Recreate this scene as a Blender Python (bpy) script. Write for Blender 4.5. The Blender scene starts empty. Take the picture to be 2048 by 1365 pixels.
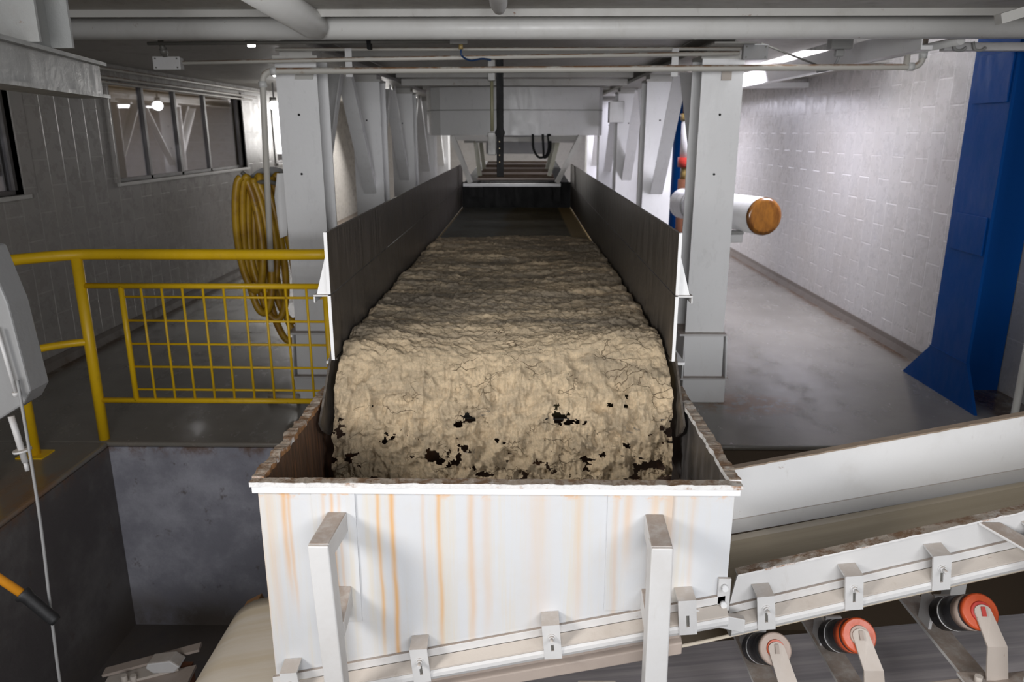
import bpy, bmesh, math, random
from mathutils import Vector, Matrix, noise
random.seed(7)
S = bpy.context.scene
R = math.radians

# ------------------------------------------------------------------ camera, light, exposure
S.view_settings.view_transform = 'Standard'
S.view_settings.look = 'None'
S.view_settings.gamma = 1
S.view_settings.use_curve_mapping = False
S.view_settings.exposure = 0.0

cam_d = bpy.data.cameras.new('camera'); cam = bpy.data.objects.new('camera', cam_d)
S.collection.objects.link(cam); S.camera = cam
cam_d.sensor_width = 36; cam_d.lens = 1500 / 2048 * 36
cam.location = (0, 0, 1.75); cam.rotation_euler = (R(90 - 15.5), 0, R(0.8))
cam_d.clip_start = 0.05; cam_d.clip_end = 100
cam_d.dof.use_dof = True; cam_d.dof.focus_distance = 2.5; cam_d.dof.aperture_fstop = 4.0

W = bpy.data.worlds.new('world'); S.world = W; W.use_nodes = True
W.node_tree.nodes['Background'].inputs[0].default_value = (.95, .96, 1, 1)
W.node_tree.nodes['Background'].inputs[1].default_value = 0.08

def area(name, loc, target, sx, sy, power, col, spread=180):
    d = bpy.data.lights.new(name, 'AREA'); d.shape = 'RECTANGLE'; d.size = sx; d.size_y = sy
    d.energy = power; d.color = col; d.spread = R(spread)
    o = bpy.data.objects.new(name, d); S.collection.objects.link(o)
    o.location = loc; o.rotation_euler = (Vector(target) - Vector(loc)).to_track_quat('-Z', 'Y').to_euler()
    return o
area('front_left_light', (-2.5, 0.3, 2.0), (-0.1, 2.0, .55), .9, .9, 13, (1, .97, .94), 70)  # unseen area light at the left, spread kept narrow to spare the left wall
area('front_right_light', (2.1, -0.5, 2.3), (0.4, 2.3, .4), 1.2, 1.0, 15, (.97, .98, 1), 110)  # unseen area light at the right, aimed at the hopper
area('fill_behind', (0.2, -2.2, 1.7), (0.2, 4.0, 1.5), 2.4, 1.4, 58, (.98, .98, 1), 100)  # unseen fill added behind the camera to brighten surfaces facing it
area('roof_opening_light', (2.62, 5.9, 2.62), (1.25, 7.4, 1.0), .8, 1.4, 60, (.92, .90, 1), 110)
area('wall_pool_light', (1.78, 7.3, 2.235), (3.15, 8.0, 1.1), .9, .10, 30, (.90, .88, 1), 170)  # added light without a fixture, throws the bright pool on the right wall
area('far_hall_light_left', (-2.5, 14.8, 2.2), (-2.5, 12.6, 0), 1.2, 2.4, 150, (1, .97, .94))
area('adjoining_room_fill', (-4.2, 10.5, 2.7), (-5.0, 10.5, 1.4), 5.0, .4, 22, (1, .86, .62))  # added light to brighten the room behind the windows
area('far_hall_light_right', (1.9, 12.0, 2.2), (1.9, 12.0, 0), 1.2, 3.0, 110, (.88, .86, 1))
area('far_hall_light_middle', (-0.3, 13.5, 2.2), (-0.3, 13.5, 0), 1.2, 1.5, 60, (1, .98, .95))

# ------------------------------------------------------------------ node materials
class NT:
    def __init__(s, name):
        s.m = bpy.data.materials.new(name); s.m.use_nodes = True
        s.t = s.m.node_tree; s.n = s.t.nodes; s.l = s.t.links
        s.b = s.n['Principled BSDF']
        s.tc = s.n.new('ShaderNodeTexCoord'); s.co = s.tc.outputs['Object']
    def link(s, a, b): s.l.new(a, b)
    def val(s, sock, v):
        if hasattr(v, 'is_linked'): s.l.new(v, sock)
        else: sock.default_value = v
    def mapping(s, scale=(1, 1, 1), loc=(0, 0, 0), rot=(0, 0, 0), src=None):
        n = s.n.new('ShaderNodeMapping'); n.inputs['Scale'].default_value = scale
        n.inputs['Location'].default_value = loc; n.inputs['Rotation'].default_value = rot
        s.link(src or s.co, n.inputs['Vector']); return n.outputs[0]
    def noise(s, scale, detail=4, rough=.6, vec=None, dist=0):
        n = s.n.new('ShaderNodeTexNoise'); n.inputs['Scale'].default_value = scale
        n.inputs['Detail'].default_value = detail; n.inputs['Roughness'].default_value = rough
        n.inputs['Distortion'].default_value = dist
        s.link(vec or s.co, n.inputs['Vector']); return n.outputs['Fac']
    def ramp(s, f, a, b, va=0., vb=1.):
        n = s.n.new('ShaderNodeMapRange'); n.interpolation_type = 'SMOOTHSTEP'
        s.val(n.inputs['Value'], f)
        n.inputs['From Min'].default_value = a; n.inputs['From Max'].default_value = b
        n.inputs['To Min'].default_value = va; n.inputs['To Max'].default_value = vb
        return n.outputs['Result']
    def math(s, op, a, b=0., c=0.):
        n = s.n.new('ShaderNodeMath'); n.operation = op
        s.val(n.inputs[0], a); s.val(n.inputs[1], b)
        if op in ('MULTIPLY_ADD', 'COMPARE'): s.val(n.inputs[2], c)
        return n.outputs[0]
    def mix(s, f, a, b):
        n = s.n.new('ShaderNodeMix'); n.data_type = 'RGBA'; n.clamp_factor = True
        s.val(n.inputs[0], f)
        for i, v in ((6, a), (7, b)):
            if isinstance(v, tuple): n.inputs[i].default_value = (*v, 1)
            else: s.link(v, n.inputs[i])
        return n.outputs[2]
    def sep(s, src=None):
        n = s.n.new('ShaderNodeSeparateXYZ'); s.link(src or s.co, n.inputs[0]); return n.outputs
    def normal(s):
        n = s.n.new('ShaderNodeNewGeometry'); return s.sep(n.outputs['Normal'])
    def bump(s, h, strength=.3, dist=.01):
        n = s.n.new('ShaderNodeBump'); n.inputs['Strength'].default_value = strength
        n.inputs['Distance'].default_value = dist; s.link(h, n.inputs['Height'])
        s.link(n.outputs[0], s.b.inputs['Normal'])
    def done(s, col, rough=.5, metal=0., spec=.5, coat=0):
        if isinstance(col, tuple): s.b.inputs['Base Color'].default_value = (*col, 1)
        else: s.link(col, s.b.inputs['Base Color'])
        s.val(s.b.inputs['Roughness'], rough); s.val(s.b.inputs['Metallic'], metal)
        s.b.inputs['Specular IOR Level'].default_value = spec
        s.b.inputs['Coat Weight'].default_value = coat
        return s.m

def paint(name, col, rough=.42, dirt=.35, dcol=(.30, .25, .19), rust=.0, dust=0., dustcol=(.42, .37, .32), bump=.25, scale=1., spec=.5):
    k = NT(name)
    a = k.noise(3.5 * scale, 6, .65); b = k.noise(16 * scale, 5, .7, k.mapping((1, 1, .35), (3, 1, 2)))
    c = k.mix(k.ramp(a, .5, .8, 0, dirt), col, dcol)
    c = k.mix(k.ramp(b, .60, .78, 0, dirt), c, dcol)
    if rust:
        r = k.noise(9 * scale, 8, .75, k.mapping((1, 1, 1), (7, 3, 5)))
        c = k.mix(k.ramp(r, .66 - .12 * rust, .72 - .10 * rust), c, (.20, .085, .03))
    if dust:
        nz = k.normal()[2]
        f = k.math('MULTIPLY', k.ramp(nz, .45, .85), k.ramp(k.noise(24 * scale, 5, .7), .25, .6, dust * .6, dust))
        c = k.mix(f, c, dustcol)
    k.bump(k.noise(40 * scale, 6, .7), bump, .004)
    return k.done(c, k.ramp(b, .3, .8, rough - .08, rough + .2), 0, spec)

M = {}
M['white'] = paint('white_structure_paint', (.74, .74, .74), .36, .22, rust=.12)
M['white_far'] = paint('white_column_paint', (.80, .80, .80), .32, .14)
M['ceiling'] = paint('ceiling_paint', (.50, .485, .45), .5, .45, (.16, .135, .11))
M['beam'] = paint('beam_paint', (.50, .49, .46), .45, .4, (.2, .165, .13), rust=.15)
M['bigpipe'] = paint('main_pipe_paint', (.72, .715, .69), .36, .22, (.32, .28, .22), rust=.08)
M['rail'] = paint('yellow_paint', (.80, .50, .008), .40, .35, (.28, .15, .02), rust=.22)
M['clampw'] = paint('clamp_paint', (.56, .555, .55), .42, .2, dust=.75, dustcol=(.36, .30, .25))
M['lip'] = paint('brown_worn_edge', (.30, .23, .17), .7, .7, (.14, .08, .045), rust=.3)
M['bracket_dust'] = paint('dusty_bracket_paint', (.47, .41, .36), .55, .4, (.62, .6, .58), rust=.1)
M['ledge'] = paint('dusty_ledge', (.50, .45, .40), .6, .5, (.32, .25, .2), rust=.18)
M['frame_dusty'] = paint('dusty_frame_paint', (.58, .57, .56), .5, .4, (.3, .23, .18), rust=.1, dust=1., dustcol=(.30, .245, .205))
M['tan_slat'] = paint('tan_slat', (.36, .30, .26), .65, .5, (.22, .17, .14))
M['blue'] = paint('blue_paint', (.0005, .056, .25), .45, .3, (.003, .075, .19), bump=.3, spec=.12)
M['blue_dark'] = M['blue']
M['box_grey'] = paint('grey_box_paint', (.28, .28, .28), .5, .5, (.22, .18, .15), rust=.12)
M['hang'] = paint('hanging_beam_paint', (.34, .345, .335), .38, .3, (.2, .17, .13), rust=.1, dust=1, dustcol=(.3, .28, .26), bump=.6)
M['drum'] = paint('hood_paint', (.56, .56, .55), .33, .15)

def top_rust_pipe(name, col):
    k = NT(name); nz = k.normal()[2]
    n = k.noise(18, 6, .75, k.mapping((.6, 1, 1)))
    f = k.math('MULTIPLY', k.ramp(nz, .1, .75), k.ramp(n, .35, .58))
    c = k.mix(f, col, (.24, .12, .05)); c = k.mix(k.ramp(n, .62, .74, 0, .6), c, (.3, .2, .12))
    k.bump(k.noise(60, 5, .7), .3, .003)
    return k.done(c, .5)
M['pipe'] = top_rust_pipe('small_pipe_paint', (.55, .53, .48))
M['pipe_clean'] = paint('clean_pipe_paint', (.62, .62, .60), .38, .2)

def mat_floor():
    k = NT('epoxy_floor'); x, y, z = k.sep()
    a = k.noise(1.1, 6, .65); b = k.noise(5, 8, .7, k.mapping((1, .5, 1)))
    c = k.mix(k.ramp(a, .35, .7), (.185, .172, .150), (.235, .220, .195))
    c = k.mix(k.ramp(b, .60, .78, 0, .55), c, (.19, .14, .09))
    # mud at the pit edge and round the walkway corner on the left
    e = k.math('MULTIPLY', k.ramp(x, -2.45, -2.9, 1, 0), k.ramp(y, 4.2, 3.4, 0, 1))
    c = k.mix(k.math('MULTIPLY', e, k.ramp(b, .35, .6)), c, (.25, .15, .085))
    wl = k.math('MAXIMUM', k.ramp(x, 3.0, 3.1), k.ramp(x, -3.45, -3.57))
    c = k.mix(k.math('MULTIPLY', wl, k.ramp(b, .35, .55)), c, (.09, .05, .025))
    # brown stain spreading from the foot of the right column
    dx = k.math('SUBTRACT', x, 1.50); dy = k.math('SUBTRACT', y, 4.75)
    d = k.math('ADD', k.math('MULTIPLY', k.math('MULTIPLY', dx, dx), 5.), k.math('MULTIPLY', k.math('MULTIPLY', dy, dy), 14.))
    c = k.mix(k.math('MULTIPLY', k.ramp(d, 0, 1., 1, 0), k.ramp(k.noise(11, 6, .7), .40, .52)), c, (.16, .075, .025))
    k.bump(k.noise(3, 4, .6), .12, .02)
    return k.done(c, k.ramp(b, .35, .75, .16, .34), 0, .5)
M['floor'] = mat_floor()

def mat_pit(name, base, dark):
    k = NT(name); a = k.noise(2.2, 8, .7); b = k.noise(8, 8, .75, k.mapping((1, 1, .8), (2, 3, 1)))
    c = k.mix(k.ramp(a, .38, .68), dark, base)
    c = k.mix(k.ramp(b, .58, .70, 0, .8), c, (.11, .085, .07))
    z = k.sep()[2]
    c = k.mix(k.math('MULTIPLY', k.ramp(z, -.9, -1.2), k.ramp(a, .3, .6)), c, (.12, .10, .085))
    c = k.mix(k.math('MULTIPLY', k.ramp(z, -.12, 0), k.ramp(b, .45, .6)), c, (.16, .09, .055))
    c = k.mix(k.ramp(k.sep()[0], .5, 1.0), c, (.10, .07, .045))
    k.bump(k.noise(14, 8, .75), .4, .012)
    return k.done(c, .7)
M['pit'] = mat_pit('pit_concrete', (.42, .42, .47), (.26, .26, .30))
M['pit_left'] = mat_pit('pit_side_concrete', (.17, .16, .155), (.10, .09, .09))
M['kerb'] = paint('kerb_concrete', (.13, .11, .092), .7, .7, (.10, .065, .04))

def mat_tile(name, col, spec=.5, bs=.40):
    k = NT(name)
    v = k.mapping((1, 1, 1), (0, 0, 0), (0, 0, 0))
    x, y, z = k.sep()
    cb = k.n.new('ShaderNodeCombineXYZ'); k.link(z, cb.inputs[0]); k.link(y, cb.inputs[1])
    br = k.n.new('ShaderNodeTexBrick'); k.link(cb.outputs[0], br.inputs['Vector'])
    br.inputs['Scale'].default_value = 1; br.inputs['Brick Width'].default_value = .39
    br.inputs['Row Height'].default_value = .195; br.inputs['Mortar Size'].default_value = .008
    br.inputs['Mortar Smooth'].default_value = .6
    br.offset = .5; br.inputs['Bias'].default_value = 0
    fac = br.outputs['Fac']
    a = k.noise(1.3, 6, .6); b = k.noise(9, 6, .7)
    c = k.mix(k.ramp(a, .4, .75, 0, .3), col, (.42, .38, .33))
    c = k.mix(k.ramp(b, .62, .78, 0, .10), c, (.3, .25, .2))
    c = k.mix(k.math('MULTIPLY', fac, .40), c, tuple(min(v * 1.45, .9) for v in col))
    wob = k.noise(6, 4, .6, k.mapping((1, 1, .5)))
    h = k.math('SUBTRACT', k.math('MULTIPLY', wob, .05), fac)
    k.bump(h, bs, .005)
    return k.done(c, k.ramp(b, .3, .7, .22, .36), 0, spec)
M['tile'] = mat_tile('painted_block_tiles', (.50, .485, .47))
M['tile_left'] = mat_tile('darkened_block_tiles', (.32, .305, .285), .2, .22)  # left wall tiles, colour darkened to stand in for shade

def mat_hopper():
    k = NT('streaked_white_hopper_paint'); x, y, z = k.sep()
    a = k.noise(4, 6, .65)
    c = k.mix(k.ramp(a, .45, .75, 0, .35), (.56, .57, .585), (.54, .495, .44))
    wob = k.math('MULTIPLY', k.math('SUBTRACT', k.noise(3.5, 3, .5, k.mapping((0, 0, 1))), .5), .022)
    xs = k.math('ADD', x, wob)
    amt = None
    for x0, w, s, zb in ((-.694, .010, 1.0, -.1), (-.612, .009, .75, .45), (-.598, .006, .6, .40), (-.655, .012, .25, .3), (-.498, .006, .35, .3),
                         (-.473, .0055, .8, .28), (-.452, .005, .35, .35), (-.342, .0055, .75, .25), (-.302, .0075, .95, -.1), (-.213, .006, .3, .35), (-.168, .007, .75, .25),
                         (-.075, .010, .5, .25), (-.03, .012, .28, .3), (.12, .03, .2, .3), (.235, .012, .28, .35), (.375, .013, .5, .58), (.34, .008, .32, .3),
                         (.448, .012, .4, .36), (.492, .014, .5, .42), (.56, .008, .22, .4), (-.73, .012, .2, .3)):
        q = k.math('DIVIDE', k.math('SUBTRACT', xs, x0), w)
        g = k.math('POWER', 2.718, k.math('MULTIPLY', k.math('MULTIPLY', q, q), -1.))
        g = k.math('MULTIPLY', g, k.ramp(z, zb - .12, zb + .15, 0, s))
        amt = g if amt is None else k.math('MAXIMUM', amt, g)
    fine = k.noise(22, 5, .7, k.mapping((1, 1, .03)))
    c = k.mix(k.ramp(fine, .45, .72, 0, .55), c, (.60, .52, .38))
    c = k.mix(k.math('MULTIPLY', amt, k.ramp(k.noise(30, 4, .6, k.mapping((1, 1, .1))), .2, .6, .6, 1)), c, (.62, .36, .15))
    # rust freckles under the rim
    c = k.mix(k.math('MULTIPLY', k.ramp(z, .735, .765), k.ramp(k.noise(16, 6, .7, k.mapping((1, 1, 1.5))), .52, .62, 0, .7)), c, (.66, .35, .13))
    k.bump(k.noise(26, 6, .7), .18, .004)
    return k.done(c, .38)
M['hopper'] = mat_hopper()

def mat_rim(name, k1, k2):
    k = NT(name); nz = k.normal()[2]
    a = k.noise(22, 7, .75); b = k.noise(9, 6, .7, k.mapping((1, 1, 1), (4, 2, 1)))
    top = k.mix(k.ramp(a, .42, .60), (.31, .26, .21), (.15, .085, .045))
    top = k.mix(k.ramp(b, k1, k1 + .11, 0, .8), top, (.55, .52, .48))
    side = k.mix(k.ramp(b, k2, k2 + .12), (.66, .65, .64), (.28, .14, .06))
    c = k.mix(k.ramp(nz, .4, .8), side, top)
    k.bump(a, .8, .008)
    return k.done(c, .6)
M['rim'] = mat_rim('flaking_rim_paint', .55, .56)
M['rim_rust'] = mat_rim('rusted_rim_paint', .66, .36)

def streaked_steel(name, c1, c2, metal, rough, sc=(1, 10, 1.2), rust=None):
    k = NT(name)
    a = k.noise(3.0, 7, .7, k.mapping(sc)); b = k.noise(2.2, 6, .65)
    c = k.mix(k.ramp(a, .35, .68), c1, c2)
    c = k.mix(k.ramp(b, .55, .75, 0, .5), c, tuple(v * .55 for v in c1))
    if rust: c = k.mix(k.ramp(k.noise(6, 6, .7, k.mapping(sc, (3, 1, 1))), .48, .66), c, rust)
    k.bump(k.noise(30, 5, .6), .12, .003)
    return k.done(c, k.ramp(a, .3, .7, rough - .1, rough + .14), metal)
M['skirt'] = streaked_steel('worn_skirt_steel', (.125, .11, .095), (.19, .165, .14), .55, .42)
M['hop_in'] = streaked_steel('worn_hopper_steel', (.11, .105, .10), (.22, .21, .21), .6, .36, (1, 4, 1))
M['hop_in_rust'] = streaked_steel('rusty_hopper_steel', (.075, .045, .03), (.15, .085, .055), .1, .7, (1, 14, .9), (.20, .09, .04))
M['black'] = paint('black_steel', (.010, .010, .010), .6, .0, spec=.15)
M['rubber'] = paint('black_rubber', (.015, .015, .016), .5, .0)
M['galv'] = paint('galvanised_metal', (.30, .30, .29), .4, .3, (.15, .13, .1))
M['dkpipe'] = paint('dark_conduit_metal', (.16, .155, .14), .4, .3, (.1, .08, .06))
M['brassy'] = paint('olive_cylinder_metal', (.20, .19, .12), .35, .2)
M['cable_blue'] = paint('blue_cable', (.01, .04, .12), .4, .0)
M['rope'] = paint('grey_cable', (.25, .25, .25), .5, .2)
M['orange'] = paint('orange_roller_paint', (.50, .075, .02), .35, .35, (.5, .35, .3))
M['roller_black'] = paint('black_roller_shell', (.02, .02, .022), .35, .35, (.10, .07, .06))
M['roller_dust'] = paint('dusty_roller_band', (.42, .33, .28), .5, .4)
M['red'] = paint('red_flange_paint', (.45, .04, .03), .4, .3)
M['old_rust'] = paint('dark_old_rust', (.09, .055, .03), .8, .5, (.05, .03, .02))
M['brass'] = paint('brass_fitting', (.35, .25, .09), .35, .3)
M['rust'] = paint('rusted_steel', (.16, .06, .028), .75, .6, (.08, .035, .02))
M['drum_end'] = None
k = NT('varnished_rusty_end'); x, y, z = k.sep()
a = k.noise(7, 6, .7, k.mapping((3, 1, 1)))
c = k.mix(k.ramp(a, .35, .68), (.28, .115, .02), (.13, .048, .012))
M['drum_end'] = k.done(c, .18, 0, .6)
M['wood'] = paint('orange_wood', (.30, .15, .06), .7, .4)
M['handle'] = paint('orange_yellow_handle', (.75, .30, .02), .4, .2)

def mat_hose():
    k = NT('yellow_hose'); a = k.noise(5, 6, .7)
    c = k.mix(k.ramp(a, .40, .68), (.46, .275, .015), (.26, .125, .013))
    c = k.mix(k.ramp(k.noise(13, 6, .7), .6, .72), c, (.09, .05, .02))
    return k.done(c, .42)
M['hose'] = mat_hose()

def mat_sand():
    k = NT('crumbly_beige_sand'); x, y, z = k.sep()
    a = k.noise(5, 8, .7, k.mapping((.45, 2.2, 1.2)), 1.0)
    b = k.noise(60, 6, .8)
    c = k.mix(k.ramp(a, .40, .66), (.82, .65, .435), (.50, .405, .285))
    c = k.mix(k.ramp(b, .4, .72, 0, .4), c, (.26, .20, .13))
    g = k.noise(2.6, 7, .75, k.mapping((.5, 1.6, 1), (5, 2, 9)), .8)
    c = k.mix(k.math('MULTIPLY', k.ramp(g, .38, .60, 0, .65), k.ramp(y, 2.74, 3.0)), c, (.22, .20, .175))
    # dark grey spots tinted into the falling curtain, standing in for shaded gaps
    s = k.noise(7, 6, .7, k.mapping((.8, 1, 1.6), (1, 7, 3)), .5)
    c = k.mix(k.math('MULTIPLY', k.ramp(s, .63, .70), k.ramp(y, 2.72, 2.66, 0, .8)), c, (.15, .145, .14))
    v = k.noise(10, 5, .75, k.mapping((9, 1, 1.3)), .2)
    c = k.mix(k.math('MULTIPLY', k.ramp(v, .50, .66, 0, .4), k.ramp(y, 2.74, 2.66)), c, (.36, .27, .17))
    w_ = k.n.new('ShaderNodeTexVoronoi'); w_.feature = 'DISTANCE_TO_EDGE'; w_.inputs['Scale'].default_value = 13
    dv = k.n.new('ShaderNodeMix'); dv.data_type = 'VECTOR'; dv.inputs[0].default_value = .12
    nn = k.n.new('ShaderNodeTexNoise'); nn.inputs['Scale'].default_value = 9; nn.inputs['Detail'].default_value = 5
    k.link(k.mapping((.6, 1.5, 1.5)), dv.inputs[4]); k.link(k.co, nn.inputs['Vector']); k.link(nn.outputs['Color'], dv.inputs[5]); k.link(dv.outputs[1], w_.inputs['Vector'])
    crack = k.math('MULTIPLY', k.ramp(w_.outputs['Distance'], .030, .0, 0, 1), k.math('MULTIPLY', k.ramp(k.noise(7, 4, .6), .48, .60), k.ramp(y, 3.25, 2.9)))
    c = k.mix(k.math('MULTIPLY', crack, .75), c, (.20, .14, .085))
    k.bump(k.math('SUBTRACT', k.noise(95, 7, .85), k.math('MULTIPLY', crack, .8)), 1.0, .009)
    return k.done(c, .95, 0, .08)
M['sand'] = mat_sand()

def mat_belt_main():
    k = NT('worn_belt_with_thin_sand'); x, y, z = k.sep()
    a = k.noise(6, 7, .75); n = k.noise(1.5, 4, .6)
    xx = k.math('ADD', x, k.math('MULTIPLY', n, .5))
    c = k.mix(k.ramp(a, .35, .65), (.085, .068, .035), (.12, .098, .052))
    p = k.math('MULTIPLY', k.ramp(xx, .12, .25, 1, 0), k.ramp(y, 7.3, 6.9, 0, 1))
    c = k.mix(k.math('MULTIPLY', p, k.ramp(a, .35, .6, .5, .95)), c, (.125, .13, .12))
    c = k.mix(k.ramp(k.math('ABSOLUTE', k.math('ADD', x, .07)), .54, .57), c, (.33, .235, .10))
    k.bump(a, .4, .008)
    return k.done(c, .8, 0, .15)
M['belt_main'] = mat_belt_main()

def mat_belt_cross():
    k = NT('smeared_white_belt'); x, y, z = k.sep()
    a = k.noise(9, 5, .6, k.mapping((.10, 1.5, .10), (0, 0, 0), (0, R(14), 0)))
    c = k.mix(k.ramp(a, .36, .66), (.74, .72, .70), (.60, .53, .43))
    c = k.mix(k.ramp(y, 2.40, 2.16, 0, .55), c, (.46, .37, .24))
    return k.done(c, .55)
M['belt_cross'] = mat_belt_cross()
def mat_load():
    k = NT('beige_material_on_belt')
    a = k.noise(8, 5, .6, k.mapping((.10, 1.6, .10), (0, 0, 0), (0, R(14), 0)))
    c = k.mix(k.ramp(a, .3, .7), (.36, .30, .21), (.44, .37, .27))
    return k.done(c, .8)
M['load'] = mat_load()
def mat_belt_dark():
    k = NT('grey_return_belt')
    a = k.noise(7, 6, .6, k.mapping((.08, 2.2, .1), (0, 0, 0), (0, R(14), 0)))
    c = k.mix(k.ramp(a, .35, .68), (.24, .225, .235), (.42, .385, .385))
    return k.done(c, .6)
M['belt_dark'] = mat_belt_dark()

def mat_emit(name, col, s):
    k = NT(name); k.b.inputs['Emission Color'].default_value = (*col, 1); k.b.inputs['Emission Strength'].default_value = s
    return k.done(col)
M['lamp'] = mat_emit('lamp_glow', (1, .98, .95), 14)
M['opening_panel'] = mat_emit('opening_panel_glow', (.97, .98, 1), 4)  # glow for the ceiling opening, not a lamp
M['sky_panel'] = mat_emit('sky_glow_panel', (.93, .95, 1), 1.3)  # emission standing in for bright sky above the opening
def mat_glass():
    k = NT('window_glass')
    tr = k.n.new('ShaderNodeBsdfTransparent'); tr.inputs[0].default_value = (.8, .8, .8, 1)
    gl = k.n.new('ShaderNodeBsdfGlossy'); gl.inputs['Roughness'].default_value = .02; gl.inputs[0].default_value = (.8, .8, .85, 1)
    mx = k.n.new('ShaderNodeMixShader'); fr = k.n.new('ShaderNodeLayerWeight'); fr.inputs[0].default_value = .5
    k.link(k.ramp(fr.outputs['Facing'], 0., 1., .08, .75), mx.inputs[0]); k.link(tr.outputs[0], mx.inputs[1]); k.link(gl.outputs[0], mx.inputs[2])
    k.link(mx.outputs[0], k.n['Material Output'].inputs[0])
    return k.m
M['glass'] = mat_glass()
M['winframe'] = paint('aluminium_window_frame', (.14, .13, .125), .4, .2)
M['ochre'] = paint('dim_room_plaster', (.26, .20, .13), .8, .3)

# ------------------------------------------------------------------ mesh helpers
class MB:
    def __init__(s): s.v = []; s.f = []; s.sm = []
    def add(s, vs, fs, smooth=False):
        o = len(s.v); s.v += [Vector(p) for p in vs]
        for f in fs: s.f.append([i + o for i in f]); s.sm.append(smooth)
        return s
    def box(s, x0, x1, y0, y1, z0, z1):
        return s.hexa([(x0, y0, z0), (x1, y0, z0), (x1, y1, z0), (x0, y1, z0), (x0, y0, z1), (x1, y0, z1), (x1, y1, z1), (x0, y1, z1)])
    def hexa(s, p):
        return s.add(p, [(3, 2, 1, 0), (4, 5, 6, 7), (0, 1, 5, 4), (1, 2, 6, 5), (2, 3, 7, 6), (3, 0, 4, 7)])
    def obox(s, c, ax, ay, az):      # oriented box: centre and three half-axis vectors
        c = Vector(c); ax = Vector(ax); ay = Vector(ay); az = Vector(az)
        return s.hexa([c - ax - ay - az, c + ax - ay - az, c + ax + ay - az, c - ax + ay - az, c - ax - ay + az, c + ax - ay + az, c + ax + ay + az, c - ax + ay + az])
    def bar(s, a, b, w, h, up=(0, 0, 1)):   # rectangular bar from a to b: w sideways, h along up
        a = Vector(a); b = Vector(b); d = (b - a); L = d.length; d.normalize()
        side = d.cross(Vector(up)).normalized(); u = side.cross(d).normalized()
        return s.obox((a + b) / 2, d * L / 2, side * w / 2, u * h / 2)
    def sbox(s, x0, x1, zf, d0, d1, y0, y1):   # box that follows the sloping line zf(x)
        return s.hexa([(x0, y0, zf(x0) + d0), (x1, y0, zf(x1) + d0), (x1, y1, zf(x1) + d0), (x0, y1, zf(x0) + d0),
                       (x0, y0, zf(x0) + d1), (x1, y0, zf(x1) + d1), (x1, y1, zf(x1) + d1), (x0, y1, zf(x0) + d1)])
    def prism(s, poly, off):     # polygon of 3-D points extruded by off
        n = len(poly); off = Vector(off); a = [Vector(p) for p in poly]; b = [p + off for p in a]
        fs = [tuple(range(n)), tuple(range(2 * n - 1, n - 1, -1))] + [(i, i + n, (i + 1) % n + n, (i + 1) % n) for i in range(n)]
        return s.add(a + b, fs)
    def tube(s, pts, r, n=14, cap=True, closed=False):
        pts = [Vector(p) for p in pts]; rs = r if isinstance(r, (list, tuple)) else [r] * len(pts)
        vs = []; fs = []; m = len(pts); prev = None
        for i, p in enumerate(pts):
            if closed: d = pts[(i + 1) % m] - pts[i - 1]
            else: d = pts[min(i + 1, m - 1)] - pts[max(i - 1, 0)]
            d.normalize()
            if prev is None:
                u = d.orthogonal().normalized()
            else:
                u = (prev - d * prev.dot(d))
                u = u.normalized() if u.length > 1e-6 else d.orthogonal().normalized()
            prev = u; w = d.cross(u)
            for j in range(n):
                t = 2 * math.pi * j / n; vs.append(p + (u * math.cos(t) + w * math.sin(t)) * rs[i])
        for i in range(m if closed else m - 1):
            for j in range(n):
                a = i * n + j; b = i * n + (j + 1) % n; i2 = (i + 1) % m
                fs.append((a, b, i2 * n + (j + 1) % n, i2 * n + j))
        s.add(vs, fs, True)
        if cap and not closed:
            o = len(s.v) - len(vs)
            s.f.append([o + j for j in range(n)][::-1]); s.sm.append(False)
            s.f.append([o + (m - 1) * n + j for j in range(n)]); s.sm.append(False)
        return s
    def ball(s, c, r, n=12, sz=1.):
        vs = []; fs = []; c = Vector(c)
        for i in range(n + 1):
            t = math.pi * i / n
            for j in range(2 * n):
                p = math.pi * j / n
                vs.append(c + Vector((math.sin(t) * math.cos(p) * r, math.sin(t) * math.sin(p) * r, math.cos(t) * r * sz)))
        for i in range(n):
            for j in range(2 * n):
                a = i * 2 * n + j; b = i * 2 * n + (j + 1) % (2 * n)
                fs.append((a, a + 2 * n, b + 2 * n, b))
        return s.add(vs, fs, True)
    def build(s, name, mat, parent=None, bevel=0., kind=None):
        off = Vector((0, 0, 0)); q = parent
        while q is not None: off += q.location; q = q.parent
        me = bpy.data.meshes.new(name); me.from_pydata([tuple(p - off) for p in s.v], [], s.f); me.update()
        for p, sm in zip(me.polygons, s.sm): p.use_smooth = sm
        bm = bmesh.new(); bm.from_mesh(me); bmesh.ops.recalc_face_normals(bm, faces=bm.faces); bm.to_mesh(me); bm.free()
        o = bpy.data.objects.new(name, me); S.collection.objects.link(o); me.materials.append(M[mat] if isinstance(mat, str) else mat)
        if parent: o.parent = parent
        if bevel:
            b = o.modifiers.new('bevel', 'BEVEL'); b.width = bevel; b.segments = 2; b.limit_method = 'ANGLE'; b.angle_limit = R(40)
        if kind: o['kind'] = kind
        return o
def thing(name, loc, label, cat, group=None):
    o = bpy.data.objects.new(name, None); S.collection.objects.link(o); o.location = loc; o.empty_display_size = .1
    o['label'] = label; o['category'] = cat
    if group: o['group'] = group
    return o
def tag(o, label, cat, group=None, kind=None):
    o['label'] = label; o['category'] = cat
    if group: o['group'] = group
    if kind: o['kind'] = kind
    return o
def copy_tree(o, loc, label, parent=None):
    c = o.copy(); S.collection.objects.link(c)
    if parent: c.parent = parent
    else: c.location = loc; c['label'] = label
    for ch in list(o.children): copy_tree(ch, None, None, c)
    return c
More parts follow.
